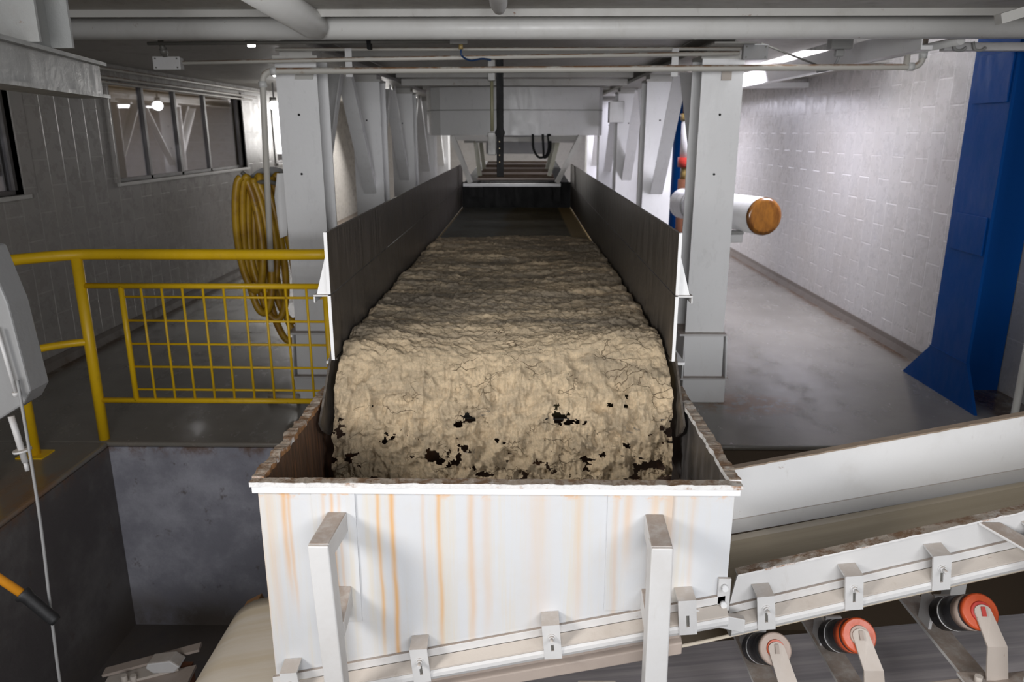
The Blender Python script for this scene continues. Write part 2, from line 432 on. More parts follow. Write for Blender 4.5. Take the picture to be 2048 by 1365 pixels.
def arc(pts, n=8):      # smooth a polyline (Catmull-Rom)
    P = [Vector(p) for p in pts]; P = [P[0] * 2 - P[1]] + P + [P[-1] * 2 - P[-2]]; out = []
    for i in range(1, len(P) - 2):
        for j in range(n):
            t = j / n; a, b, c, d = P[i - 1:i + 3]
            out.append(.5 * ((2 * b) + (c - a) * t + (2 * a - 5 * b + 4 * c - d) * t * t + (3 * b - a - 3 * c + d) * t ** 3))
    return out + [P[-2]]
def struct(name, mb, mat, bevel=0.): return mb.build(name, mat, None, bevel, 'structure')
def elbow(a, b, c, r, n=7):       # points a -> corner b -> c with a bend of radius r
    a, b, c = Vector(a), Vector(b), Vector(c); u = (a - b).normalized(); v = (c - b).normalized()
    p = b + u * r; q = b + v * r; out = [a]
    for i in range(n + 1):
        t = i / n; out.append(p * (1 - t) ** 2 + b * 2 * t * (1 - t) + q * t * t)
    return out + [c]

# ------------------------------------------------------------------ the setting
XL, XR, PX, PY, PZ = -3.63, 3.15, -2.43, 4.05, -1.24
struct('floor', MB().box(XL - .2, 4.2, PY, 17, -.03, 0), 'floor', .012)
struct('floor_walkway', MB().box(XL - .2, PX, .3, PY, -.03, 0), 'floor', .012)
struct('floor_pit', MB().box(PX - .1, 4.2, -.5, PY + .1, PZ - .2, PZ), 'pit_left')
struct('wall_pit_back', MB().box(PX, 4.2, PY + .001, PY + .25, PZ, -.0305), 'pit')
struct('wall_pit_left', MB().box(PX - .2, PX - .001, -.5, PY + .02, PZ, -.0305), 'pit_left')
# left wall with its window openings
wins = [(3.45, 5.50), (6.85, 10.07), (11.35, 13.2)]
mb = MB(); y = -1.0; WZ0, WZ1 = 1.32, 2.20
for a, b in wins: mb.box(XL - .15, XL, y, a, -1.24, 3.0); mb.box(XL - .15, XL, a, b, -1.24, WZ0); mb.box(XL - .15, XL, a, b, WZ1, 3.0); y = b
mb.box(XL - .15, XL, y, 17, -1.24, 3.0)
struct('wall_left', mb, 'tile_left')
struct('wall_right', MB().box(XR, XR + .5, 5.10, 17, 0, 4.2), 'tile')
struct('wall_right_near', MB().box(3.36, 3.6, -1.0, 5.0995, PZ, 4.2), 'tile')
struct('wall_far', MB().box(XL - .2, XR + .4, 17, 17.2, 0, 4.2), 'tile')
struct('wall_beyond_window', MB().box(-5.2, -5.0, 2, 17, 0, 3), 'ochre')
struct('baseboard_left', MB().prism([(XL, 2.0, .0), (XL + .045, 2.0, 0), (XL + .02, 2.0, .05), (XL + .012, 2.0, .085), (XL, 2, .085)], (0, 15, 0)), 'kerb')
struct('baseboard_right', MB().prism([(XR, 5.2, 0), (XR - .045, 5.2, 0), (XR - .02, 5.2, .05), (XR - .012, 5.2, .085), (XR, 5.2, .085)], (0, 11.8, 0)), 'kerb')
for i, (a, b) in enumerate(wins):
    f = MB()
    mull = [7.55, 8.25, 9.02] if i == 1 else [(a + b) / 2]
    for yy in mull: f.box(XL - .09, XL - .04, yy - .022, yy + .022, WZ0, WZ1)
    f.box(XL - .09, XL - .04, a, b, WZ0, WZ0 + .03).box(XL - .09, XL - .04, a, b, WZ1 - .03, WZ1).box(XL - .09, XL - .04, a, a + .03, WZ0, WZ1).box(XL - .09, XL - .04, b - .03, b, WZ0, WZ1)
    fo = f.build('window_%d' % (i + 1), 'winframe', None, 0, 'structure')
    MB().box(XL - .068, XL - .062, a + .03, b - .03, WZ0 + .03, WZ1 - .03).build('glass', 'glass', fo)
    MB().box(XL - .04, XL + .028, a - .05, b + .05, WZ0 - .035, WZ0).build('sill', 'beam', fo, .006)
    t = MB().box(XL - .04, XL + .012, a - .09, a, WZ0, WZ1 + .05).box(XL - .04, XL + .012, b, b + .14, WZ0, WZ1 + .05)
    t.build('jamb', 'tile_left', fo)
# ceiling: underside of the mezzanine, open strip beside the right wall
CZ = 2.335
struct('ceiling', MB().box(XL, 2.05, 3.30, 17, CZ, CZ + .12), 'ceiling')
struct('ceiling_right_strip', MB().box(2.05, XR, 3.30, 4.70, CZ, CZ + .1).box(2.05, XR, 6.9, 17, CZ, CZ + .1), 'ceiling')
struct('ceiling_sky_glow', MB().box(1.8, 3.3, 4.6, 7.6, 3.4, 3.42), 'sky_panel')  # glowing panel added over the opening in place of the sky
mb = MB()
for yc in (5.75, 7.85, 9.9, 12.0): mb.box(-1.25, 1.08, yc - .06, yc + .06, 2.28, CZ)
mb.build('ceiling_joists', 'beam', None, 0, 'structure')

# ------------------------------------------------------------------ main belt conveyor
SL, SR = -.705, .560     # inner faces of the skirt plates
Y0, Y1 = 2.70, 9.0
bc = thing('belt_conveyor', (-.07, 5.5, 0), 'long level belt conveyor with tall dark steel skirt plates carrying sand to the hopper', 'conveyor')
for sx, X, nm in ((-1, SL, 'left'), (1, SR, 'right')):
    a, b = sorted((X, X + sx * .010))
    MB().box(a, b, Y0, Y1, .925, 1.172).box(a, b, Y0 + .03, Y1, .915, .93).build('lower_skirt_plate', 'skirt', bc)
    MB().box(a, b, Y0, Y1, 1.178, 1.405).build('upper_skirt_plate', 'skirt', bc)
    a, b = sorted((X + sx * .0005, X + sx * .0125))
    MB().box(a, b, Y0 - .004, Y0 - .001, .925, 1.172).box(a, b, Y0 - .004, Y0 - .001, 1.178, 1.405).build('skirt_end_edge', 'white', bc)['label'] = 'white painted front edge of the skirt plates'
    # flanged channel along the outside with triangular gussets standing on it
    a, b = sorted((X + sx * .011, X + sx * .066)); c0, c1 = sorted((X + sx * .060, X + sx * .066))
    MB().box(a, b, Y0, Y1, 1.168, 1.175).box(c0, c1, Y0, Y1, 1.145, 1.168).build('side_flange', 'clampw', bc, .002)['label'] = 'white flange along the outside of the skirt'
    for yg in (Y0 + .01, 3.9, 5.6, 7.3):
        MB().prism([(X + sx * .0115, yg, 1.176), (X + sx * .055, yg, 1.176), (X + sx * .0115, yg, 1.33)], (0, .008, 0)).build('gusset', 'white', bc)
    # stringer under the belt
    a, b = sorted((X + sx * .06, X + sx * .13))
    MB().box(a, b, Y0 + .35, 12.0, .66, .672).box(a, b, Y0 + .35, 12.0, .80, .812).box(*sorted((X + sx * .06, X + sx * .068)), Y0 + .35, 12.0, .672, .80).build('stringer', 'white', bc)
    for yl in (3.25, 5.6, 8.0, 10.4):
        if yl < PY: continue
        MB().box(min(a, b), max(a, b), yl - .035, yl + .035, 0, .66).build('leg', 'white', bc, .003)
    # cheek plate leading the sand into the hopper
    x0 = X + sx * .012
    MB().prism([(x0, 2.715, .955), (x0 + sx * .004, 2.50, .745), (x0 - sx * .002, 2.515, .712), (x0, 2.60, .66), (x0, 2.95, .66), (x0, 2.95, .91), (x0, 2.72, .91)], (sx * .008, 0, 0)).build('cheek_plate', 'skirt', bc)
prof = [(9.6, .905), (2.95, .905)] + [(2.90 - math.sin(t) * .14, .765 + math.cos(t) * .14) for t in [i * math.pi / 12 for i in range(13)]] + [(9.6, .625)]
mb = MB(); n = len(prof)
inner = [(y + (0 if i in (0, n - 1) else 0), z - (.01 if i <= 1 else 0)) for i, (y, z) in enumerate(prof)]
vs = []; 
for X in (SL - .006, SR + .006):
    for (y, z) in prof: vs.append((X, y, z))
mb.add(vs, [(i, i + 1, i + 1 + n, i + n) for i in range(n - 1)])
o = mb.build('belt', 'belt_main', bc); sol = o.modifiers.new('thick', 'SOLIDIFY'); sol.thickness = .012; sol.offset = -1
MB().tube([(SL + .0, 2.90, .765), (SR - .0, 2.90, .765)], .125, 32).build('head_pulley', 'black', bc)
for yr in (3.9, 5.1, 6.3, 7.5, 8.7):
    MB().tube([(SL + .03, yr, .85), (SR - .03, yr, .85)], .042, 16).build('carrying_roller', 'roller_black', bc)

# sand: one continuous mass on the belt, breaking over the end
def sand():
    path = [(6.25, .906), (6.05, .930), (5.4, .955), (4.6, .965), (3.8, .972), (3.2, .975), (2.92, .968), (2.76, .940), (2.665, .880), (2.605, .790), (2.565, .68), (2.53, .55), (2.50, .40), (2.475, .25), (2.46, .12)]
    P = [Vector((0, a, b)) for a, b in path]
    dense = arc(P, 24)
    L = [0]
    for i in range(1, len(dense)): L.append(L[-1] + (dense[i] - dense[i - 1]).length)
    tot = L[-1]; NV = 880; NU = 400
    def samp(s):
        lo = 0
        import bisect
        i = min(max(bisect.bisect(L, s) - 1, 0), len(L) - 2); t = (s - L[i]) / (L[i + 1] - L[i])
        p = dense[i].lerp(dense[i + 1], t); d = (dense[i + 1] - dense[i]).normalized(); return p, d
    # spend most rows on the near part of the mass
    verts = []; nz = noise
    hole = []
    for iv in range(NV + 1):
        q = iv / NV; s = tot * (1 - (1 - q) ** 1.75)
        p, d = samp(s); nor = Vector((0, -d.z, d.y)); nor = nor if nor.z > -.2 else -nor
        nor = Vector((0, d.z, -d.y)) if d.y < 0 else nor
        fall = min(max((2.76 - p.y) / .14, 0), 1)
        for iu in range(NU + 1):
            u = iu / NU; x = SL + .012 + (SR - SL - .024) * u
            e = min(u, 1 - u) * (SR - SL)
            h = 0
            wy = p.y + .10 * math.cos((u - .5) * 5) + .05 * nz.noise(Vector((x * 3, p.y, 4)))
            # shallow transverse ridges on the belt
            rid = nz.noise(Vector((x * 1.6, wy * 6.5, 1.3)))
            rid2 = nz.noise(Vector((x * 3.2, wy * 14, 8.3)))
            cl = nz.fractal(Vector((x * 22, wy * 30, p.z * 9)), .7, 2.2, 5)
            cr = 1 - abs(nz.noise(Vector((x * 9, wy * 30, 2.2)))) * 2
            h += (1 - fall) * (.024 * rid + .014 * rid2 + .0105 * cl + .005 * cr * cr + .010 * max(0, 1 - abs(p.y - 2.84) / .10) * (rid + .6) + .010 * (1 - abs(2 * u - 1) ** 3))
            if fall > 0:
                big = nz.noise(Vector((x * 4.5, 3.7, p.z * 6)))
                lump = nz.fractal(Vector((x * 17, 5.1, p.z * 11)), .85, 2.1, 5)
                vst = nz.noise(Vector((x * 85, 2.2, p.z * 22)))
                rdg = 1 - abs(nz.noise(Vector((x * 11, 9.9, p.z * 16)))) * 2.2
                clod = nz.fractal(Vector((x * 24, p.z * 34, 6.6)), .8, 2.2, 4)
                h += fall * (.018 * big + .026 * lump + .007 * vst + .016 * rdg + .014 * clod)
            if p.y > 6.0: h *= max((6.25 - p.y) / .25, 0)
            edge = min(e / .03, 1)
            h -= (1 - edge) * .016 * (1 - fall * .3)
            X = x + fall * (u - .5) * .008 + .006 * nz.noise(Vector((p.z * 18, p.y * 18, u * 3 + 2))) * (1 if e < .05 else 0)
            X = min(max(X, SL + .004), SR - .004)
            v = Vector((X, p.y, p.z)) + nor * h
            yo = .10 * nz.noise(Vector((x * 2.2, 11, 3))) if p.y > 5.8 else 0
            v.y += yo * min(max((p.y - 5.8) / .3, 0), 1)
            verts.append(v)
            ho = nz.fractal(Vector((x * 10, 1.7, p.z * 17)), .8, 2.2, 4) + .25 * nz.noise(Vector((x * 45, 3, p.z * 9)))
            hole.append((ho, p.z, u, p.y))
    faces = []
    for iv in range(NV):
        for iu in range(NU):
            a = iv * (NU + 1) + iu
            ho, z, u, yy = hole[a]
            if yy < 2.68 and z < .83:
                th = .82 - .62 * min(max((.82 - z) / .34, 0), 1)
                if u > .62: th -= .10
                if ho > th: continue
            faces.append((a, a + 1, a + NU + 2, a + NU + 1))
    me = bpy.data.meshes.new('sand'); me.from_pydata([tuple(v) for v in verts], [], faces); me.update()
    for p in me.polygons: p.use_smooth = True
    o = bpy.data.objects.new('sand', me); S.collection.objects.link(o); me.materials.append(M['sand'])
    tag(o, 'crumbly beige sand spread on the main belt and falling into the white hopper', 'sand', None, 'stuff')
sand()

# ------------------------------------------------------------------ hopper
HX0, HX1, HY0, HY1, HZ = -.752, .603, 1.945, 2.775, .785
def zc(x): return .16 + .222 * (x + .688)          # clamp line on the hopper face
def zs(x): return .392 + .283 * (x - .729)         # clamp line on the inclined skirt
hp = thing('receiving_hopper', (-.07, 2.3, 0), 'white rust-streaked steel hopper catching the falling sand', 'hopper')
def hz(x): return zc(x) - .02
MB().hexa([(HX0, HY0 - .008, hz(HX0)), (HX1, HY0 - .008, hz(HX1)), (HX1, HY0, hz(HX1)), (HX0, HY0, hz(HX0)),
           (HX0, HY0 - .008, HZ), (HX1, HY0 - .008, HZ), (HX1, HY0, HZ), (HX0, HY0, HZ)]).build('front_wall', 'hopper', hp)
MB().hexa([(HX0, HY0, hz(HX0)), (HX0 + .008, HY0, hz(HX0)), (HX0 + .008, HY1, hz(HX0)), (HX0, HY1, hz(HX0)),
           (HX0, HY0, HZ), (HX0 + .008, HY0, HZ), (HX0 + .008, HY1, HZ), (HX0, HY1, HZ)]).build('side_wall', 'hop_in_rust', hp)['label'] = 'brown rusty left wall of the hopper'
MB().hexa([(HX1 - .008, HY0, .5), (HX1, HY0, .5), (HX1, HY1, .5), (HX1 - .008, HY1, .5),
           (HX1 - .008, HY0, HZ), (HX1, HY0, HZ), (HX1, HY1, HZ), (HX1 - .008, HY1, HZ)]).build('side_wall', 'hop_in', hp)['label'] = 'worn bare metal right wall of the hopper'
MB().box(HX0, HX1, HY1, HY1 + .008, .10, .655).build('back_wall', 'hop_in_rust', hp)
# rim: angle iron, its edge chewed by rust
def rimbar(a, b, w, up, seedv, amp=.004, th=.014):
    a = Vector(a); b = Vector(b); d = (b - a); L = d.length; d.normalize(); side = Vector((0, 0, 1)).cross(d).normalized()
    n = max(int(L / .008), 4); vs = []; fs = []
    for i in range(n + 1):
        p = a + d * L * i / n
        j1 = amp * noise.fractal(Vector((i * .083, seedv, 0)), .55, 2.3, 6); j2 = amp * noise.fractal(Vector((i * .071, seedv + 5, 0)), .55, 2.3, 6)
        jz = amp * .8 * noise.fractal(Vector((i * .113, seedv + 9, 0)), .55, 2.3, 6)
        vs += [p + side * (-w / 2 + j1), p + side * (w / 2 + j2), p + side * (w / 2 + j2) + Vector((0, 0, th + jz)), p + side * (-w / 2 + j1) + Vector((0, 0, th + jz * 1.3))]
    for i in range(n):
        for j in range(4): fs.append((i * 4 + j, i * 4 + (j + 1) % 4, i * 4 + 4 + (j + 1) % 4, i * 4 + 4 + j))
    fs += [(3, 2, 1, 0), (n * 4, n * 4 + 1, n * 4 + 2, n * 4 + 3)]
    return MB().add(vs, fs)
rimbar((HX0 - .018, HY0 - .006, HZ), (HX1 + .018, HY0 - .006, HZ), .034, 1, 1., .0035).build('rim', 'rim', hp)
rimbar((HX0 - .003, HY0 + .01, HZ), (HX0 - .003, HY1, HZ), .034, 1, 21., .009, .016).build('rim', 'rim_rust', hp)
rimbar((HX1 + .003, HY0 + .01, HZ), (HX1 + .003, HY1, HZ), .034, 1, 33., .006, .016).build('rim', 'rim', hp)
MB().box(HX0 - .014, HX1 + .014, HY0 - .018, HY0 - .008, HZ - .022, HZ + .002).build('rim_lip', 'white', hp, .002)
# vertical weld strips behind the brackets
MB().box(-.60, -.475, HY0 - .0125, HY0 - .0085, .34, .765).build('backing_strip', 'hopper', hp, .001)
MB().box(.245, .43, HY0 - .0125, HY0 - .0085, .385, .765).build('backing_strip', 'hopper', hp, .001)
# two stand-off brackets: an arm out of the wall, bent down into a post
def standoff(pts_top, xw, post_x, yp, zt, low_z):
    x0, x1 = xw
    t = MB().hexa([(x0, yp, zt - .055), (x1, yp, zt - .055), (pts_top[1], HY0 - .012, zt - .06), (pts_top[0], HY0 - .012, zt - .06),
                   (x0, yp, zt), (x1, yp, zt), (pts_top[1], HY0 - .012, zt + .004), (pts_top[0], HY0 - .012, zt + .004)])
    return t
for (tx, bx, fx, nm) in (((-.556, -.500), (-.566, -.510), (-.545, -.490), 'left'), ((.352, .405), (.342, .400), (.347, .412), 'right')):
    zt = .700
    b = standoff(tx, bx, None, 1.765, zt, 0).build('bracket_arm', 'frame_dusty', hp, .004)
    # post
    MB().hexa([(fx[0], 1.765, .05), (fx[1], 1.765, .05), (fx[1], 1.825, .05), (fx[0], 1.825, .05),
               (bx[0], 1.757, zt - .002), (bx[1], 1.757, zt - .002), (bx[1], 1.815, zt - .002), (bx[0], 1.815, zt - .002)]).build('bracket_post', 'clampw', hp, .004)
    MB().hexa([(tx[0] - .0, 1.82, .37), (tx[1], 1.82, .37), (tx[1], HY0 - .012, .395), (tx[0], HY0 - .012, .395),
               (tx[0] - .0, 1.82, .42), (tx[1], 1.82, .42), (tx[1], HY0 - .012, .462), (tx[0], HY0 - .012, .462)]).build('bracket_strut', 'frame_dusty', hp, .003)
# hinge plate at the right lower corner
MB().box(.575, .612, HY0 - .020, HY0 - .009, .392, .50).build('corner_plate', 'clampw', hp, .002)
for zz in (.42, .475): MB().tube([(.592, HY0 - .035, zz), (.592, HY0 - .018, zz)], .009, 10).build('bolt', 'white', hp)

# ------------------------------------------------------------------ inclined cross conveyor
ic = thing('inclined_conveyor', (.6, 2.3, -.2), 'white inclined cross conveyor rising to the right under the hopper', 'conveyor')
# front and rear skirts right of the hopper
xA, xB = .622, 3.15
def ztop(x): return .468 + .268 * (x - .668)
MB().hexa([(xA + .012, 2.0, zs(xA) - .01), (xB, 2.0, zs(xB) - .01), (xB, 2.008, zs(xB) - .01), (xA + .012, 2.008, zs(xA) - .01),
           (xA + .03, 2.0, ztop(xA + .03)), (xB, 2.0, ztop(xB)), (xB, 2.008, ztop(xB)), (xA + .03, 2.008, ztop(xA + .03))]).build('front_skirt', 'clampw', ic)
def lip(x0, x1, zf, y, w, th, seedv):
    n = int((x1 - x0) / .01); vs = []; fs = []
    for i in range(n + 1):
        x = x0 + (x1 - x0) * i / n; z = zf(x)
        a = .003 * noise.fractal(Vector((i * .25, seedv, 0)), .8, 2, 4); b = .003 * noise.fractal(Vector((i * .25, seedv + 3, 0)), .8, 2, 4)
        vs += [(x, y + a, z), (x, y + w, z), (x, y + w, z + th), (x, y + a, z + th + b)]
    for i in range(n):
        for j in range(4): fs.append((i * 4 + j, i * 4 + (j + 1) % 4, i * 4 + 4 + (j + 1) % 4, i * 4 + 4 + j))
    fs += [(3, 2, 1, 0), (n * 4, n * 4 + 1, n * 4 + 2, n * 4 + 3)]
    return MB().add(vs, fs)
lip(xA + .03, xB, ztop, 1.994, .036, .006, 3.).build('skirt_lip', 'rim', ic)['label'] = 'flaking rusty lip on the front skirt'
def zrt(x): return .535 + .212 * (x - .82)
def zrb(x): return .310 + .208 * (x - .81)
def zblt(x): return .275 + .215 * (x - .82)
MB().hexa([(.60, 2.6, zrb(.60)), (xB + .1, 2.6, zrb(xB + .1)), (xB + .1, 2.608, zrb(xB + .1)), (.60, 2.608, zrb(.6)),
           (.60, 2.6, zrt(.60)), (xB + .1, 2.6, zrt(xB + .1)), (xB + .1, 2.608, zrt(xB + .1)), (.60, 2.608, zrt(.60))]).build('rear_skirt', 'white', ic)
lip(.60, xB + .1, zrt, 2.596, .03, .006, 7.).build('skirt_lip', 'lip', ic)['label'] = 'rusty lip on the rear skirt'
MB().hexa([(.55, 2.592, zrb(.55) - .045), (xB + .1, 2.592, zrb(xB + .1) - .045), (xB + .1, 2.599, zrb(xB + .1) - .045), (.55, 2.599, zrb(.55) - .045),
           (.55, 2.592, zrb(.55) + .012), (xB + .1, 2.592, zrb(xB + .1) + .012), (xB + .1, 2.599, zrb(xB + .1) + .012), (.55, 2.599, zrb(.55) + .012)]).build('skirt_rubber', 'clampw', ic)['label'] = 'whitened rubber strip under the rear skirt'
# belt: edges carried up, hollow in the middle, wrapped round the tail pulley on the left
def zb(x): return zblt(x) if x > .6 else zc(x) - .105 + (x < -1e9)
secY = [1.985, 2.02, 2.12, 2.25, 2.40, 2.50, 2.565]
secD = [.0, -.028, -.062, -.070, -.058, -.026, 0.]
cols = []
xs = [xB + .15 - i * (xB + .15 + 1.02) / 30 for i in range(31)]
def tilt(x, yv): return (0 if x < .2 else min((x - .2) / .4, 1)) * (zs(x) - .098 - zblt(x)) * (2.60 - yv) / .60 if x > .2 else 0
def zblend(x):
    t = min(max((x - (-.9)) / 1.5, 0), 1)
    return (zc(-.9) - .104 + .222 * (x + .9)) if x <= -.9 else ((zc(-.9) - .104) * (1 - t) + zblt(.6) * t if x < .6 else zblt(x))
ring = []
for x in xs:
    flat = min(max((x + .45) / .6, 0), 1)
    ring.append([(x, yv, zblend(x) + dz * flat + tilt(x, yv)) for yv, dz in zip(secY, secD)])
xe = xs[-1]; ze = zblend(xe); pr_ = .19; th0 = math.atan(.222)
pcx, pcz = xe + pr_ * math.sin(th0) , ze - pr_ * math.cos(th0)
for i in range(1, 19):
    t = th0 + math.pi * i / 18
    ring.append([(pcx - pr_ * math.sin(t) * 1.0, yv, pcz + pr_ * math.cos(t)) for yv, dz in zip(secY, secD)])
mb = MB(); n = len(secY); vs = [p for r_ in ring for p in r_]
fs = [(i * n + j, i * n + j + 1, (i + 1) * n + j + 1, (i + 1) * n + j) for i in range(len(ring) - 1) for j in range(n - 1)]
mb.add(vs, fs, True); o = mb.build('belt', 'belt_cross', ic); sm = o.modifiers.new('thick', 'SOLIDIFY'); sm.thickness = .010
o['label'] = 'whitish smeared carrying belt'
MB().tube([(pcx, 1.99, pcz), (pcx, 2.53, pcz)], pr_ - .012, 28).build('tail_pulley', 'box_grey', ic)
# beige load on the belt
mb = MB(); vs = []; NX = 110; NY = 8
for i in range(NX + 1):
    x = .62 + (xB + .14 - .62) * i / NX
    for j in range(NY + 1):
        y = 2.012 + (2.555 - 2.012) * j / NY
        # the load sits lower along the rear strip where the bare belt shows
        z = zblt(x) + tilt(x, y) + .004 + .012 * math.sin(math.pi * j / NY) + .003 * noise.noise(Vector((x * 3, y * 12, 0))) - (.02 if j == NY else 0)
        vs.append((x, y, z))
mb.add(vs, [(i * (NY + 1) + j, i * (NY + 1) + j + 1, (i + 1) * (NY + 1) + j + 1, (i + 1) * (NY + 1) + j) for i in range(NX) for j in range(NY)], True)
o = mb.build('belt_load', 'load'); tag(o, 'smooth beige layer of material riding the inclined belt right of the hopper', 'material', None, 'stuff')
# return belt below
MB().hexa([(pcx, 1.98, pcz - pr_ - .008), (3.3, 1.98, .10), (3.3, 2.55, .10), (pcx, 2.55, pcz - pr_ - .008),
           (pcx, 1.98, pcz - pr_), (3.3, 1.98, .11), (3.3, 2.55, .11), (pcx, 2.55, pcz - pr_)]).build('return_belt', 'belt_dark', ic)['label'] = 'grey streaked return run of the belt'

def skirt_rails(x0, x1, zf, yf, parent):
    MB().sbox(x0, x1, zf, -.027, .0, yf - .012, yf - .0005).build('skirt_bar', 'frame_dusty', parent, .002)
    o = MB()
    o.hexa([(x0, yf - .05, zf(x0) - .046), (x1, yf - .05, zf(x1) - .046), (x1, yf - .013, zf(x1) - .032), (x0, yf - .013, zf(x0) - .032),
            (x0, yf - .05, zf(x0) - .041), (x1, yf - .05, zf(x1) - .041), (x1, yf - .013, zf(x1) - .027), (x0, yf - .013, zf(x0) - .027)])
    o.build('dusty_ledge', 'ledge', parent)['label'] = 'dust-covered ledge of the skirt rail'
    # rounded rubber lip below
    vs = []; fs = []; prof = [(-.050, -.047), (-.055, -.055), (-.056, -.066), (-.050, -.078), (-.036, -.086), (-.01, -.088), (-.01, -.047)]
    for x in (x0, x1):
        for (py, pz) in prof: vs.append((x, yf + py, zf(x) + pz))
    m = len(prof); fs = [(i, (i + 1) % m, (i + 1) % m + m, i + m) for i in range(m)] + [tuple(range(m)), tuple(range(2 * m - 1, m - 1, -1))]
    MB().add(vs, fs).build('rubber_lip', 'clampw', parent)
def clamp(x, zf, slope, yf, parent, bolt=True, slot=True, dz=0):
    a = math.atan(slope) * .4
    ux = Vector((math.cos(a), 0, math.sin(a))); uz = Vector((math.sin(a) * -1, 0, math.cos(a)))
    zz = zf(x) + dz; yo = yf - .060; hw = .026
    C0 = Vector((x, yo, zz - .022))
    m = MB(); h0, h1 = -.052, .062
    def P(u, w, y): return Vector((C0.x, 0, C0.z)) + ux * u + uz * w + Vector((0, y, 0))
    # face plate with a slot cut out
    sw, s0, s1 = .0045, -.026, .012
    y0, y1 = yo, yo + .007
    for (u0, u1, w0, w1) in ((-hw, -sw, h0, h1), (sw, hw, h0, h1), (-sw, sw, h0, s0), (-sw, sw, s1, h1)):
        m.hexa([P(u0, w0, y0), P(u1, w0, y0), P(u1, w0, y1), P(u0, w0, y1), P(u0, w1, y0), P(u1, w1, y0), P(u1, w1, y1), P(u0, w1, y1)])
    # top leg turning back to the wall
    m.hexa([P(-hw, h1 - .007, y0 + .002), P(hw, h1 - .007, y0 + .002), P(hw, h1 - .001, yf - .001), P(-hw, h1 - .001, yf - .001),
            P(-hw, h1, y0 + .002), P(hw, h1, y0 + .002), P(hw, h1 + .006, yf - .001), P(-hw, h1 + .006, yf - .001)])
    c = m.build('skirt_clamp', 'clampw', parent)
    MB().hexa([P(-sw - .002, s0 - .002, y1 + .001), P(sw + .002, s0 - .002, y1 + .001), P(sw + .002, s0 - .002, y1 + .003), P(-sw - .002, s0 - .002, y1 + .003),
               P(-sw - .002, s1 + .002, y1 + .001), P(sw + .002, s1 + .002, y1 + .001), P(sw + .002, s1 + .002, y1 + .003), P(-sw - .002, s1 + .002, y1 + .003)]).build('slot_back', 'dkpipe', c)
    if bolt:
        q = P(0, s1 + .008, 0)
        MB().tube([(q.x, yo - .002, q.z), (q.x, yo, q.z)], .013, 14).tube([(q.x, yo - .008, q.z), (q.x, yo - .002, q.z)], .009, 6).tube([(q.x + .001, yo - .026, q.z), (q.x, yo - .008, q.z)], .0055, 10).build('clamp_bolt', 'clampw', c)
skirt_rails(-.76, .60, zc, HY0 - .008, hp)
skirt_rails(.632, xB, zs, 2.0, ic)
MB().sbox(.50, .66, lambda x: .405 - .22 * (x - .50), -.045, .0, HY0 - .03, HY0 - .0085).build('joint_bar', 'clampw', hp, .002)
for i, x in enumerate((-.688, -.297, .091, .481)): clamp(x, zc, .222, HY0 - .008, hp, i != 3)
for x in (.729, .980, 1.225, 1.500): clamp(x, zs, .283, 2.0, ic)
# slats below the hopper lip
for k_, (d0, d1, yy0, yy1, xe_) in enumerate(((-.128, -.098, 1.935, 1.975, .475), (-.170, -.130, 1.915, 1.955, .480))):
    MB().hexa([(-.60, yy0, zc(-.60) + d0), (xe_, yy0, zc(xe_) + d0), (xe_, yy1, zc(xe_) + d0), (-.60, yy1, zc(-.60) + d0),
               (-.60, yy0, zc(-.60) + d1), (xe_, yy0, zc(xe_) + d1), (xe_, yy1, zc(xe_) + d1 + .01), (-.60, yy1, zc(-.60) + d1 + .01)]).build('impact_slat', 'tan_slat', ic, .003)
MB().box(.18, .30, 1.93, 2.0, -.02, .085).build('slat_block', 'clampw', ic, .004)
# big bent bracket at the right of the frame
MB().hexa([(1.48, 1.815, .590), (1.545, 1.815, .590), (1.405, 1.999, .640), (1.34, 1.999, .640),
           (1.48, 1.815, .600), (1.545, 1.815, .600), (1.405, 1.999, .650), (1.34, 1.999, .650)]).build('bracket_arm', 'frame_dusty', ic, .003)
MB().hexa([(1.50, 1.90, .17), (1.585, 1.90, .17), (1.585, 1.912, .17), (1.50, 1.912, .17), (1.480, 1.808, .598), (1.560, 1.808, .598), (1.560, 1.82, .598), (1.480, 1.82, .598)]).build('bracket_post', 'clampw', ic, .002)
